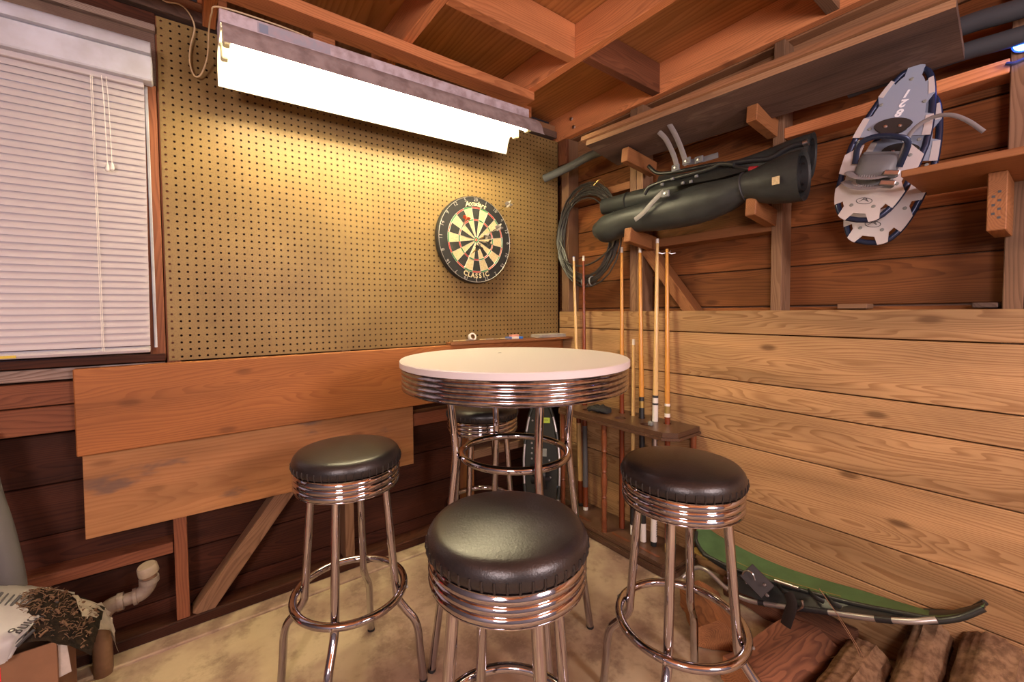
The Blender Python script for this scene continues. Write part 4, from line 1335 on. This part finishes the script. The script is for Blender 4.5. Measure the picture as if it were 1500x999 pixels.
def white_shoe(label, M, front):
    t = thing('white_snowshoe', label, 'snowshoe', mw=M, group='white snowshoes on the wall')
    L, W = 0.455, 0.178
    ol = outline(L, W)
    tube('frame', [(x, y, 0) for x, y in ol], 0.0085, 'shoe_frame', t, 8, True)
    # decks
    o80 = outline(L, W, 80)
    gaps = set()
    for a_, b_ in ((13, 17), (23, 27), (5, 7), (33, 35), (74, 75), (45, 46), (66, 68), (52, 54), (59, 61)):
        gaps |= set(range(a_, b_ + 1))

    def op(i):
        g_ = 0.84 if i in gaps else 1.07
        return (o80[i][0] * g_, o80[i][1] * (0.92 if i in gaps else 1.035))
    toe = [op(i) for i in range(41, 80)] + [(0.055, 0.005), (0.055, -0.055), (0.04, -0.105), (0.0, -0.125), (-0.04, -0.105), (-0.055, -0.055), (-0.055, 0.005)]
    d1 = prism('toe_deck', toe, 0.0065, 0.0105, 'shoe_white', t)
    prism('tail_deck', [op(i) for i in range(1, 40)], 0.0065, 0.0105, 'shoe_grey', t)
    for i0, i1 in ((8, 12), (28, 32), (1, 4), (36, 39)):
        q = [op(i) for i in range(i0, i1 + 1)]
        prism('deck_tab', q + [(x * 0.80, y * 0.97) for x, y in q[::-1]], 0.0106, 0.0116, 'shoe_white', t)
    for x, y in ((-0.050, 0.125), (0.050, 0.125), (-0.056, 0.052), (0.056, 0.052), (0.0, 0.195), (-0.066, -0.03), (0.066, -0.03), (-0.062, -0.115), (0.062, -0.115), (-0.028, -0.185), (0.028, -0.185), (0.072, 0.015), (-0.072, 0.015)):
        lathed('rivet', [(0, 0.0025), (0.004, 0.002), (0.0055, 0)], 'tag_grey', t, 8, loc=(x, y, 0.0105))
    for ch, y in (('1', 0.153), ('2', 0.125), ('8', 0.097)):
        text('number', ch, 0.031, 'print_white', t, Matrix.Translation((0.004, y, 0.0112)) @ Matrix.Rotation(math.pi, 4, 'Z'), shear=0.2, bold=0.0011)
    hp = [(0.042 * math.cos(a) * (1.12 if math.sin(a) > 0 else 0.9), 0.055 + 0.026 * math.sin(a)) for a in [2 * math.pi * i / 20 for i in range(20)]]
    h = prism('heel_pad', hp, 0.0105, 0.018, 'shoe_dark', t, 0.002)
    for x in (-0.017, 0.017):
        lathed('rivet', [(0, 0.003), (0.004, 0.002), (0.0055, 0)], 'steel', h, 8, loc=(x, 0.055, 0.018))
    # generic printed badge on the toe
    n = 24
    tube('badge_print', [(0.020 * math.cos(2 * math.pi * i / n), -0.170 + 0.0095 * math.sin(2 * math.pi * i / n), 0.0106) for i in range(n)], 0.0009, 'print_black', d1, 4, True)
    for k_ in range(3):
        tube('badge_print', spline([(-0.012 + 0.004 * k_, -0.173 + 0.003 * k_, 0.0106), (-0.002, -0.166 + 0.003 * k_, 0.0106), (0.012 - 0.003 * k_, -0.172 + 0.004 * k_, 0.0106)], 4), 0.0008, 'print_black', d1, 4)
    before = set(t.children)
    if front:
        plate = [(-0.046, 0.010), (0.046, 0.010), (0.052, -0.045), (0.036, -0.088), (0.0, -0.098), (-0.036, -0.088), (-0.052, -0.045)]
        prism('binding_plate', plate, 0.006, 0.014, 'binding_grey', t, 0.002)
        # cup of the binding
        bm = bmesh.new()
        rows = []
        for q in range(9):
            a = math.pi * q / 8
            rows.append([bm.verts.new((0.050 * math.cos(a), y, 0.010 + hgt * math.sin(a) ** 0.6 * (1.0 if abs(math.cos(a)) > 0.3 else 0.9))) for y, hgt in ((0.005, 0.0), (-0.012, 0.030), (-0.045, 0.036), (-0.075, 0.028))])
        for A_, B_ in zip(rows, rows[1:]):
            for q in range(3):
                bm.faces.new((A_[q], A_[q + 1], B_[q + 1], B_[q]))
        me = tomesh(bm, 'binding_cup')
        autosmooth(me, 60)
        link('binding_cup', me, 'binding_grey', t)
        for y in (-0.070, -0.100):
            strap('binding_strap', [(-0.058, y + 0.018, 0.010), (-0.056, y + 0.005, 0.036), (-0.025, y - 0.014, 0.055), (0.015, y - 0.014, 0.055), (0.045, y + 0.0, 0.042)], 0.0125, 'grey_strap', t, 0.003, (0, 0, 1))
            bm = bmesh.new()
            for q in range(12):
                x = -0.040 + q * 0.006
                tube_bm(bm, [(x, y - 0.021 - 0.001 * abs(q - 6) * -1, 0.0585 - 0.00035 * (q - 6) ** 2), (x, y - 0.006, 0.0585 - 0.00035 * (q - 6) ** 2)], 0.0014, 4)
            o = link('strap_ribs', tomesh(bm, 'strap_ribs'), 'grey_strap', t)
            o['kind'] = 'stuff'
            bk = box('buckle', (0.030, 0.066), (y - 0.010, y + 0.012), (0.038, 0.056), 'binding_grey', t, 0.005)
            box('buckle_lever', (0.034, 0.070), (y - 0.006, y + 0.008), (0.0562, 0.062), 'steel', t, 0.002)
        strap('heel_strap', [(0.055, -0.04, 0.02), (0.060, 0.02, 0.05), (0.030, 0.035, 0.060), (-0.02, 0.038, 0.058), (-0.056, 0.02, 0.045), (-0.056, -0.03, 0.02)], 0.008, 'shoe_frame', t, 0.0025, (0, 0, 1))
        strap('loose_strap', [(0.050, -0.03, 0.02), (0.055, 0.05, 0.04), (0.085, 0.085, 0.05), (0.125, 0.088, 0.06), (0.165, 0.070, 0.06), (0.205, 0.040, 0.055)], 0.0055, 'grey_strap', t, 0.002, (0, 0, 1))
        for x, y in ((-0.020, -0.035), (0.020, -0.035), (0.0, -0.075)):
            lathed('rivet', [(0, 0.003), (0.003, 0.002), (0.004, 0)], 'steel', t, 8, loc=(x, y, 0.014))
    for ch in t.children:
        if ch not in before:
            ch.matrix_basis = Matrix.Translation((0, -0.030, 0.004)) @ ch.matrix_basis
    return t


def shoe_matrix(p_toe, p_tail, nrm=(-1, 0, 0)):
    a = Vector(p_tail) - Vector(p_toe)
    y = a.normalized()
    z = Vector(nrm)
    z = (z - y * z.dot(y)).normalized()
    x = y.cross(z)
    c = (Vector(p_tail) + Vector(p_toe)) / 2
    return Matrix(((x.x, y.x, z.x, c.x), (x.y, y.y, z.y, c.y), (x.z, y.z, z.z, c.z), (0, 0, 0, 1)))


white_shoe('white and grey snowshoe with buckled binding hanging in front on the wall', shoe_matrix(at(1258, 318, 0, -0.125), at(1341, 106, 0, -0.065), (-1, 0.0, -0.1)), True)
white_shoe('white snowshoe hanging behind the other one on the wall', shoe_matrix(at(1270, 354, 0, -0.055), at(1352, 140, 0, -0.012), (-1, 0.0, -0.1)), False)

# small shelf, its cleat, blue lamp
ss = thing('wall_shelf', 'small wooden wall shelf beside the white snowshoes', 'shelf', (0, -1.9, 1.515))
box('shelf_board', (-0.305, 0.018), (-0.55, 0.287), (0.0, 0.018), 'arm_wood', ss)
box('shelf_cleat', (-0.165, 0.018), (0.112, 0.146), (-0.150, -0.0005), 'arm_wood', ss)
for i in range(7):
    box('stamp_mark', (-0.1656, -0.1651), (0.122 + 0.010 * (i % 2), 0.128 + 0.010 * (i % 2)), (-0.055 - 0.011 * i, -0.049 - 0.011 * i), 'print_grey', ss, 0)
ld = thing('blue_light', 'small round glowing blue light fixed to the stud beside the planks', 'light', mw=frame((0.019, -1.797, 1.885), (0, 1, 0), (-1, 0, 0)))
lathed('base', [(0, 0), (0.024, 0), (0.024, 0.012), (0, 0.012)], 'led_body', ld, 20)
lathed('lens', [(0.020, 0.012), (0.019, 0.020), (0.012, 0.026), (0, 0.028)], 'led_glow', ld, 20)
tag(tube('lamp_wire', spline([(0.012, -1.766, 1.845), (0.008, -1.780, 1.838), (0.010, -1.80, 1.842), (0.012, -1.86, 1.85)], 5), 0.005, 'led_body', None, 7), 'dark blue wire stapled across the stud under the blue light', 'wire')

# ================================================================ FIREWOOD AND SNOWSHOES ON THE FLOOR
def log(label, c, axis, L, prof, mat, endmat, seed, upv=(0, 0, 1), cat='log'):
    """prof: polygon (across, up) of the cross section"""
    rnd = random.Random(seed)
    m = frame(c, axis, upv)
    bm = bmesh.new()
    n = 9
    rows = []
    dense = []
    for i in range(len(prof)):
        a, b = prof[i], prof[(i + 1) % len(prof)]
        for s in range(3):
            dense.append((a[0] + (b[0] - a[0]) * s / 3, a[1] + (b[1] - a[1]) * s / 3))
    nz_ = [rnd.uniform(-0.06, 0.06) for _ in dense]
    for i in range(n):
        x = -L / 2 + L * i / (n - 1)
        sc = 1 + rnd.uniform(-0.04, 0.04)
        rows.append([bm.verts.new((x + (rnd.uniform(-0.004, 0.004)), y * sc * (1 + nz_[q] + rnd.uniform(-0.05, 0.05)), z * sc * (1 + nz_[q] + rnd.uniform(-0.05, 0.05)))) for q, (y, z) in enumerate(dense)])
    k_ = len(dense)
    for A_, B_ in zip(rows, rows[1:]):
        for q in range(k_):
            bm.faces.new((A_[q], A_[(q + 1) % k_], B_[(q + 1) % k_], B_[q]))
    for r_, fl in ((rows[0], 0), (rows[-1], 1)):
        f = bm.faces.new(r_ if fl == 0 else r_[::-1])
        f.material_index = 1
    me = tomesh(bm, 'firewood_log')
    me.materials.append(MATS[mat])
    me.materials.append(MATS[endmat])
    autosmooth(me, 75)
    o = link('firewood_log', me, None, mw=m)
    zmin = min((m @ v.co).z for v in me.vertices)
    o.location.z -= zmin - 0.001
    return tag(o, label, cat, 'firewood on the floor')


def rnd_prof(r, n, seed, fl=1.0):
    q = random.Random(seed)
    return [(r * math.cos(2 * math.pi * i / n) * q.uniform(0.90, 1.08), r * fl * math.sin(2 * math.pi * i / n) * q.uniform(0.90, 1.08)) for i in range(n)]


log('split orange firewood wedge lying under the stool with its cut face up', (-0.345, -1.125, 0.06), (-0.55, -0.55, 0), 0.22, [(-0.065, -0.05), (0.065, -0.05), (0.072, 0.01), (0.0, 0.055), (-0.07, 0.02)], 'split_wood', 'split_wood', 4)
log('flat split plank of reddish firewood in front of the silver snowshoe', (-0.36, -1.370, 0.06), (-1, 0.12, 0.02), 0.38, [(-0.075, -0.045), (0.075, -0.045), (0.08, 0.02), (0.02, 0.045), (-0.075, 0.03)], 'split_brown', 'split_wood', 5)
log('round firewood log with pale worn bark beside the flat split piece', (-0.32, -1.535, 0.06), (-1, 0.02, 0), 0.34, rnd_prof(0.058, 15, 3), 'bark', 'split_brown', 6)
log('slender barked firewood log between the two thicker round ones', (-0.17, -1.655, 0.06), (-1, 0.0, -0.30), 0.36, rnd_prof(0.050, 15, 4), 'bark', 'split_wood', 7)
log('thick barked firewood log under the upturned tip of the green snowshoe', (-0.19, -1.775, 0.06), (-1, 0.05, -0.28), 0.40, rnd_prof(0.066, 15, 5), 'bark', 'split_wood', 8)
log('dark barked firewood log farthest from the cue rack', (-0.20, -1.905, 0.06), (-1, 0.0, 0.0), 0.38, rnd_prof(0.058, 15, 6), 'bark_dark', 'split_brown', 9)
log('dark split firewood behind the others against the panelling', (-0.075, -1.28, 0.05), (0.05, 1, 0), 0.40, [(-0.06, -0.04), (0.06, -0.04), (0.055, 0.035), (-0.05, 0.03)], 'split_brown', 'split_brown', 10)

# green snowshoe: deck strip with black rim
gs = thing('green_snowshoe', 'long green decked snowshoe with black rim and upturned tip by the panelling', 'snowshoe', (-0.08, -1.35, 0.16))
go = Vector((-0.08, -1.35, 0.16))
sec = [(-0.935, -0.045, 0.205, -0.075, 0.200), (-0.955, -0.022, 0.200, -0.110, 0.178), (-1.00, -0.016, 0.186, -0.128, 0.152), (-1.10, -0.014, 0.170, -0.140, 0.140), (-1.22, -0.014, 0.166, -0.142, 0.146), (-1.35, -0.014, 0.178, -0.138, 0.168),
       (-1.48, -0.014, 0.200, -0.130, 0.196), (-1.58, -0.015, 0.214, -0.120, 0.222), (-1.66, -0.020, 0.232, -0.105, 0.248), (-1.72, -0.026, 0.272, -0.088, 0.285), (-1.765, -0.034, 0.325, -0.072, 0.333)]
secs = spline([Vector((s[0], s[1], s[2])) for s in sec], 4), spline([Vector((s[0], s[3], s[4])) for s in sec], 4)
inn = [Vector((q.y, q.x, q.z)) - go for q in secs[0]]
oun = [Vector((q.y, q.x, q.z)) - go for q in secs[1]]
bm = bmesh.new()
a = [bm.verts.new(q) for q in inn]
b = [bm.verts.new(q) for q in oun]
a2 = [bm.verts.new(q - Vector((0, 0, 0.006))) for q in inn]
b2 = [bm.verts.new(q - Vector((0, 0, 0.006))) for q in oun]
for i in range(len(a) - 1):
    bm.faces.new((a[i], a[i + 1], b[i + 1], b[i]))
    bm.faces.new((a2[i], b2[i], b2[i + 1], a2[i + 1]))
    bm.faces.new((b[i], b[i + 1], b2[i + 1], b2[i]))
    bm.faces.new((a[i], a2[i], a2[i + 1], a[i + 1]))
bm.faces.new((a[-1], b[-1], b2[-1], a2[-1]))
bm.faces.new((a[0], a2[0], b2[0], b[0]))
me = tomesh(bm, 'deck')
autosmooth(me, 40)
link('deck', me, 'green_deck', gs)
rim = [q - Vector((0, 0, 0.010)) for q in oun]
tube('rim', rim, 0.0095, 'deck_black', gs, 8)
tube('tip_rail', [inn[-10] - Vector((0, 0, 0.006)), inn[-6] - Vector((0, 0, 0.006)), inn[-3] - Vector((0, 0, 0.006)), inn[-1]], 0.008, 'deck_black', gs, 8)
tube('tip_rail', [(oun[i] + inn[i]) / 2 - Vector((0, 0, 0.004)) for i in range(len(inn) - 9, len(inn))], lambda q: 0.034 - 0.014 * q, 'deck_black', gs, 10, flat=0.22, ref=(0, 0, 1))
tube('stitching', [oun[i] * 0.65 + inn[i] * 0.35 + Vector((0, 0, 0.001)) for i in range(12, 24)], 0.0012, 'deck_yellow', gs, 5)
prism('yellow_underside', [(-0.13, -0.93), (-0.075, -0.95), (-0.08, -1.03), (-0.145, -1.02)], 0.128, 0.133, 'deck_yellow', gs, mw=Matrix.Translation(-go))

# silver framed snowshoe below it
sv = thing('silver_snowshoe', 'silver tube snowshoe with black studded bindings lying on the firewood', 'snowshoe', (-0.2, -1.3, 0.10))
so = Vector((-0.2, -1.3, 0.10))


def sw(u, v, x):
    return at(u, v, 0, x) - so


near = [sw(1000, 846, -0.24), sw(1018, 832, -0.20), sw(1036, 836, -0.195), sw(1062, 860, -0.20), sw(1090, 877, -0.20), sw(1130, 886, -0.20), sw(1200, 895, -0.20), sw(1270, 905, -0.20), sw(1330, 910, -0.20), sw(1372, 908, -0.18)]
sn = spline(near, 5)
tube('frame_tube', sn, 0.0085, 'silver_tube', sv, 10)
for i0, i1 in ((16, 17), (23, 24), (27, 31), (36, 38)):
    tube('tube_sleeve', sn[i0:i1 + 1], 0.0098, 'black_plastic', sv, 10)
far = [sw(1030, 812, -0.16), sw(1080, 835, -0.16), sw(1150, 858, -0.16), sw(1250, 884, -0.16), sw(1320, 898, -0.17), sw(1372, 908, -0.18)]
tube('frame_tube', spline(far, 5), 0.0075, 'deck_black', sv, 8)
bm = bmesh.new()
A_ = [bm.verts.new(q) for q in (near[3], near[5], near[6], near[7], near[8])]
B_ = [bm.verts.new(q + Vector((0.0, 0, -0.004))) for q in (far[1], far[2], far[2] * 0.5 + far[3] * 0.5, far[3], far[4])]
for i in range(4):
    bm.faces.new((A_[i], A_[i + 1], B_[i + 1], B_[i]))
link('deck', tomesh(bm, 'deck'), 'deck_black', sv)
c = sw(1112, 852, -0.21)
bp = bar('binding_flap', c + Vector((0, 0.045, 0.022)), c + Vector((0, -0.03, -0.024)), 0.066, 0.006, 'shoe_dark', sv, (-1, -0.3, 0.5), 0.002)
for u, v in ((1106, 861), (1120, 857), (1124, 872)):
    p_ = sw(u, v, -0.218)
    lathed('rivet', [(0, 0.005), (0.005, 0.004), (0.0065, 0)], 'steel', sv, 10, mw=frame(p_, (0, 1, 0), (-1, -0.3, 0.5)))
tube('buckle_loop', spline([sw(1094, 855, -0.222), sw(1088, 842, -0.222), sw(1093, 836, -0.222), sw(1102, 840, -0.222), sw(1106, 850, -0.222)], 5), 0.0028, 'steel', sv, 7)
strap('hanging_strap', [sw(1155, 868, -0.21), sw(1160, 885, -0.225), sw(1152, 912, -0.235), sw(1146, 938, -0.235)], 0.020, 'shoe_dark', sv, 0.003, (1, 0, 0.2))
tube('strap_hook', spline([sw(1168, 893, -0.222), sw(1176, 888, -0.222), sw(1175, 880, -0.222)], 4), 0.004, 'steel', sv, 7)
for u, v in ((1075, 850), (1140, 872), (1185, 880), (1210, 888)):
    strap('deck_lace', [sw(u, v - 14, -0.175), sw(u + 8, v - 6, -0.20), sw(u + 22, v + 2, -0.195)], 0.010, 'deck_black', sv, 0.004, (1, 0, 0))
tube('axle_bar', [sw(1135, 850, -0.19), sw(1170, 862, -0.19)], 0.006, 'steel', sv, 8)

# dry pine needles and twigs on the logs
for i, (p0, p1, p2) in enumerate((((1200, 862), (1240, 920), (1275, 980)), ((1228, 905), (1255, 950), (1265, 985)), ((1130, 948), (1165, 955), (1205, 956)), ((1150, 968), (1190, 966), (1225, 962)), ((1205, 950), (1185, 965), (1178, 975)))):
    xx = -0.24
    tag(tube('dry_twig', spline([at(p0[0], p0[1], 0, xx), at(p1[0], p1[1], 0, xx), at(p2[0], p2[1], 0, xx)], 4), 0.0011, 'twig', None, 5), 'thin dry pine needle lying over the firewood', 'twig', 'pine needles on the firewood')

# ================================================================ BLACK SNOWSHOE IN THE CORNER
Mc = shoe_matrix((-0.340, -0.215, 0.004), (-0.225, -0.085, 0.665), (-0.81, -0.55, 0.0))
cs = thing('corner_snowshoe', 'black snowshoe with a lime green tag leaning in the corner behind the table', 'snowshoe', mw=Mc)
L = 0.675
ol = outline(L - 0.03, 0.205, 40, 0.75)
tube('frame', [(x, y, 0) for x, y in ol], 0.008, 'silver_tube', cs, 8, True)
prism('deck', [(x * 0.90, y * 0.95) for x, y in ol], -0.002, 0.003, 'deck_black', cs)
for i in (2, 6, 9, 14, 18, 23, 27, 31, 34, 37):
    x, y = ol[i]
    d = Vector((ol[(i + 1) % 40][0] - ol[i - 1][0], ol[(i + 1) % 40][1] - ol[i - 1][1], 0)).normalized()
    tube('frame_wrap', [Vector((x, y, 0)) - d * 0.035, Vector((x, y, 0)) + d * 0.035], 0.0098, 'deck_black', cs, 8)
tg = box('lime_tag', (-0.012, 0.052), (0.202, 0.232), (0.0031, 0.0045), 'tag_green', cs, 0)
text('tag_print', 'XXXX', 0.015, 'print_black', tg, tg.matrix_basis.inverted() @ Matrix.Translation((0.02, 0.217, 0.0047)))
box('grey_plate', (-0.03, 0.032), (0.02, 0.062), (0.0031, 0.006), 'tag_grey', cs, 0.001)
for x, y in ((-0.05, 0.215), (-0.055, 0.09), (-0.052, 0.062), (-0.055, 0.035), (-0.055, 0.005), (0.045, 0.0), (0.05, -0.09), (-0.045, -0.03)):
    lathed('rivet', [(0, 0.004), (0.0045, 0.003), (0.006, 0)], 'steel', cs, 8, loc=(x, y, 0.003))
for i, (x0, y0, x1, y1) in enumerate(((-0.06, -0.03, 0.05, -0.06), (-0.05, -0.08, 0.06, -0.04), (-0.055, -0.12, 0.05, -0.10), (-0.03, -0.02, 0.0, -0.15), (0.03, -0.02, 0.02, -0.15))):
    strap('binding_strap', [(x0, y0, 0.006), ((x0 + x1) / 2, (y0 + y1) / 2 + 0.01, 0.04 + 0.006 * i), (x1, y1, 0.006)], 0.012, 'black_plastic', cs, 0.004, (0, 0, 1))

# ================================================================ BOTTOM LEFT: DRAIN PIPE, CONDUIT, BOX AND BAG
pv = thing('drain_pipe', 'grimy white plastic drain pipe with elbows and a loose cap by the wall', 'pipe', (-2.105, -0.055, 0))
tube('riser', [(0, 0, 0.0), (0, 0, 0.175)], 0.025, 'pvc_rust', pv, 18)
tube('elbow', spline([(0, 0, 0.165), (0.004, 0, 0.195), (0.022, 0, 0.214), (0.045, 0, 0.219)], 5), 0.0245, 'pvc', pv, 18)
tube('hub', [(0.040, 0, 0.219), (0.056, 0, 0.220)], 0.0275, 'pvc', pv, 18)
tube('cross_pipe', [(0.042, 0, 0.219), (0.092, 0, 0.222)], 0.0195, 'pvc', pv, 18)
tube('hub', [(0.080, 0, 0.221), (0.090, 0, 0.222)], 0.0265, 'pvc', pv, 18)
tube('elbow', spline([(0.084, 0, 0.221), (0.104, 0, 0.228), (0.118, 0, 0.245), (0.122, 0, 0.266)], 5), 0.0235, 'pvc', pv, 18)
lathed('collar', [(0.021, 0.256), (0.0275, 0.256), (0.0275, 0.274), (0.021, 0.274)], 'pvc', pv, 20, closed=True, loc=(0.122, 0, 0))
lathed('cap', [(0, 0.0), (0.0285, 0.0), (0.029, 0.004), (0.0275, 0.026), (0.024, 0.031), (0, 0.031)], 'pvc_cap', pv, 24, loc=(0.122, -0.001, 0.289), rot=(R(6), R(-10), 0))
tube('neck', [(0.122, 0, 0.258), (0.1225, 0, 0.292)], 0.021, 'pvc_rust', pv, 14)
pc = thing('pipe_stub', 'short pale capped pipe stub low on the wall behind the table', 'pipe', (-0.800, -0.045, 0))
tube('riser', [(0, 0, 0), (0, 0, 0.15)], 0.026, 'pvc_rust', pc, 14)
lathed('cap', [(0, 0.145), (0.036, 0.145), (0.037, 0.19), (0.030, 0.20), (0, 0.20)], 'pvc_cap', pc, 20)
tag(tube('grey_conduit', spline([at(-40, 640, 1, -0.05), at(-22, 720, 1, -0.06), at(-4, 775, 1, -0.08), at(10, 830, 1, -0.10), at(14, 850, 1, -0.10), at(16, 864, 1, -0.10)], 6), 0.033, 'grey_conduit', None, 18), 'thick grey insulated pipe running down the wall into the box', 'pipe')

BX = (-2.60, -2.150)
BY = (-0.350, -0.150)
cb = thing('cardboard_box', 'open brown cardboard box under the torn potting soil bag', 'box', (-2.375, -0.25, 0))
bx0, bx1, by0, by1 = BX[0] + 2.375, BX[1] + 2.375, BY[0] + 0.25, BY[1] + 0.25
box('front_side', (bx0, bx1), (by0, by0 + 0.005), (0, 0.318), 'cardboard', cb, 0.001)
box('back_side', (bx0, bx1), (by1 - 0.005, by1), (0, 0.318), 'cardboard', cb, 0.001)
box('right_side', (bx1 - 0.005, bx1), (by0 + 0.005, by1 - 0.005), (0, 0.300), 'cardboard', cb, 0.001)
box('left_side', (bx0, bx0 + 0.005), (by0 + 0.005, by1 - 0.005), (0, 0.318), 'cardboard', cb, 0.001)
box('bottom', (bx0 + 0.005, bx1 - 0.005), (by0 + 0.005, by1 - 0.005), (0, 0.005), 'cardboard', cb, 0.001)
o = bar('flap', (bx1 + 0.002, by0 + 0.015, 0.305), (bx1 + 0.010, by0 + 0.012, 0.215), 0.026, 0.002, 'paper', cb, (0.2, -1, 0.2), 0.001)
box('red_print', (bx0, bx1 - 0.098), (by0 - 0.001, by0 - 0.0002), (0.10, 0.300), 'red_print', cb, 0)

# soil heap in the box and the bag folded over it
sl = thing('soil_bag', 'torn printed potting soil bag with dark soil spilling out of the box', 'bag', (-2.36, -0.25, 0.30))
rnd = random.Random(11)
bm = bmesh.new()
NX, NY = 26, 18
gr = []
for i in range(NX):
    row = []
    for j in range(NY):
        u, v = i / (NX - 1), j / (NY - 1)
        x = -0.225 + 0.50 * u
        y = -0.105 + 0.23 * v
        dome = math.sin(math.pi * min(1, max(0, v * 0.9 + 0.05))) ** 0.6
        z = 0.010 + 0.095 * dome * (1 - max(0, (u - 0.72) / 0.28) ** 1.6) + rnd.uniform(-0.006, 0.006)
        z -= 0.035 * max(0.0, (0.62 - u) / 0.62) ** 0.5 if u < 0.62 else 0.0
        if u > 0.82:
            z -= (u - 0.82) * 0.30
        row.append(bm.verts.new((x, y, z)))
    gr.append(row)
for i in range(NX - 1):
    for j in range(NY - 1):
        bm.faces.new((gr[i][j], gr[i + 1][j], gr[i + 1][j + 1], gr[i][j + 1]))
me = tomesh(bm, 'soil')
autosmooth(me, 60)
o = link('soil', me, 'soil', sl)
o['kind'] = 'stuff'
bm = bmesh.new()
for i in range(420):
    u, v = rnd.uniform(0.66, 0.98), rnd.uniform(0.03, 0.8)
    q = gr_pt = Vector((-0.225 + 0.50 * u, -0.105 + 0.23 * v, 0))
    dome = math.sin(math.pi * min(1, max(0, v * 0.9 + 0.05))) ** 0.6
    q.z = 0.014 + 0.095 * dome * (1 - max(0, (u - 0.72) / 0.28) ** 1.6) - (max(0, u - 0.82)) * 0.30
    d = Vector((rnd.uniform(-1, 1), rnd.uniform(-1, 1), rnd.uniform(-0.2, 0.6))).normalized() * rnd.uniform(0.003, 0.010)
    tube_bm(bm, [q - d, q + Vector((0, 0, 0.002)), q + d], 0.0030 if i % 14 == 0 else rnd.uniform(0.0005, 0.0012), 4)
o = link('fibres', tomesh(bm, 'fibres'), 'fibre', sl)
o['kind'] = 'stuff'


def sheet(name, cs_, mat, parent, th=0.0015, nu=14, nv=10, jit=0.004, seed=2):
    """a crumpled sheet from a grid of control rows"""
    rnd = random.Random(seed)
    rows = [spline(r, nu // (len(r) - 1)) for r in cs_]
    cols = [spline([r[i] for r in rows], max(2, nv // (len(rows) - 1))) for i in range(len(rows[0]))]
    bm = bmesh.new()
    V = [[bm.verts.new(q + Vector((rnd.uniform(-jit, jit), rnd.uniform(-jit, jit), rnd.uniform(-jit, jit)))) for q in c] for c in cols]
    V2 = [[bm.verts.new(v.co - Vector((0, 0, th))) for v in c] for c in V]
    for a, a2 in ((V, 1), (V2, 0)):
        for i in range(len(a) - 1):
            for j in range(len(a[0]) - 1):
                bm.faces.new((a[i][j], a[i + 1][j], a[i + 1][j + 1], a[i][j + 1]))
    me = tomesh(bm, name)
    autosmooth(me, 50)
    return link(name, me, mat, parent)


def bp(u, v, y, dz=0.0):
    return at(u, v, 1, y) - Vector((-2.36, -0.25, 0.30)) + Vector((0, 0, dz))


rowsB = [[bp(-60, 990, -0.395), bp(2, 972, -0.380), bp(16, 962, -0.375)],
         [bp(-50, 940, -0.37), bp(15, 930, -0.36), bp(42, 920, -0.34)],
         [bp(-40, 885, -0.28), bp(40, 890, -0.28), bp(70, 893, -0.28)],
         [bp(-30, 862, -0.18), bp(50, 864, -0.18), bp(103, 876, -0.19)],
         [bp(-20, 856, -0.10), bp(45, 858, -0.10), bp(110, 868, -0.10)]]
bag = sheet('bag_film', rowsB, 'bag_print', sl, 0.002, 12, 12, 0.0015, 4)
rowsC = [[bp(104, 874, -0.20), bp(120, 895, -0.24), bp(125, 915, -0.25)],
         [bp(125, 878, -0.16), bp(140, 898, -0.19), bp(148, 922, -0.20)],
         [bp(150, 884, -0.13), bp(158, 905, -0.14), bp(162, 925, -0.15)],
         [bp(160, 895, -0.11), bp(166, 925, -0.12), bp(172, 955, -0.12)]]
sheet('torn_edge', rowsC, 'bag_inside', sl, 0.002, 10, 9, 0.005, 5)
# print on the film
e0, e1 = bp(64, 897, -0.286, 0.004), bp(38, 919, -0.345, 0.004)
d = (e1 - e0).normalized()
nrm = Vector((0.15, -0.55, 0.82))
text('bag_lettering', 'Helping', 0.040, 'print_grey', bag, frame((e0 + e1) / 2, d, nrm))
for i in range(10):
    a, b = bp(84 - 9 * i, 884 - 1.5 * i, -0.245, 0.004), bp(60 - 9 * i, 906 - 0.5 * i, -0.295, 0.004)
    if i in (2, 3):
        continue
    tube('print_line', [a, (a + b) / 2 + Vector((0, 0, 0.002)), b], 0.0022 if i % 3 else 0.004, 'print_grey', bag, 5)
for i in range(6):
    a, b = bp(50 - 9 * i, 925 + 2 * i, -0.345, 0.004), bp(24 - 9 * i, 950 + 2 * i, -0.368, 0.004)
    tube('print_line', [a, (a + b) / 2 + Vector((0, -0.002, 0.002)), b], 0.002 if i % 2 else 0.004, 'print_grey', bag, 5)
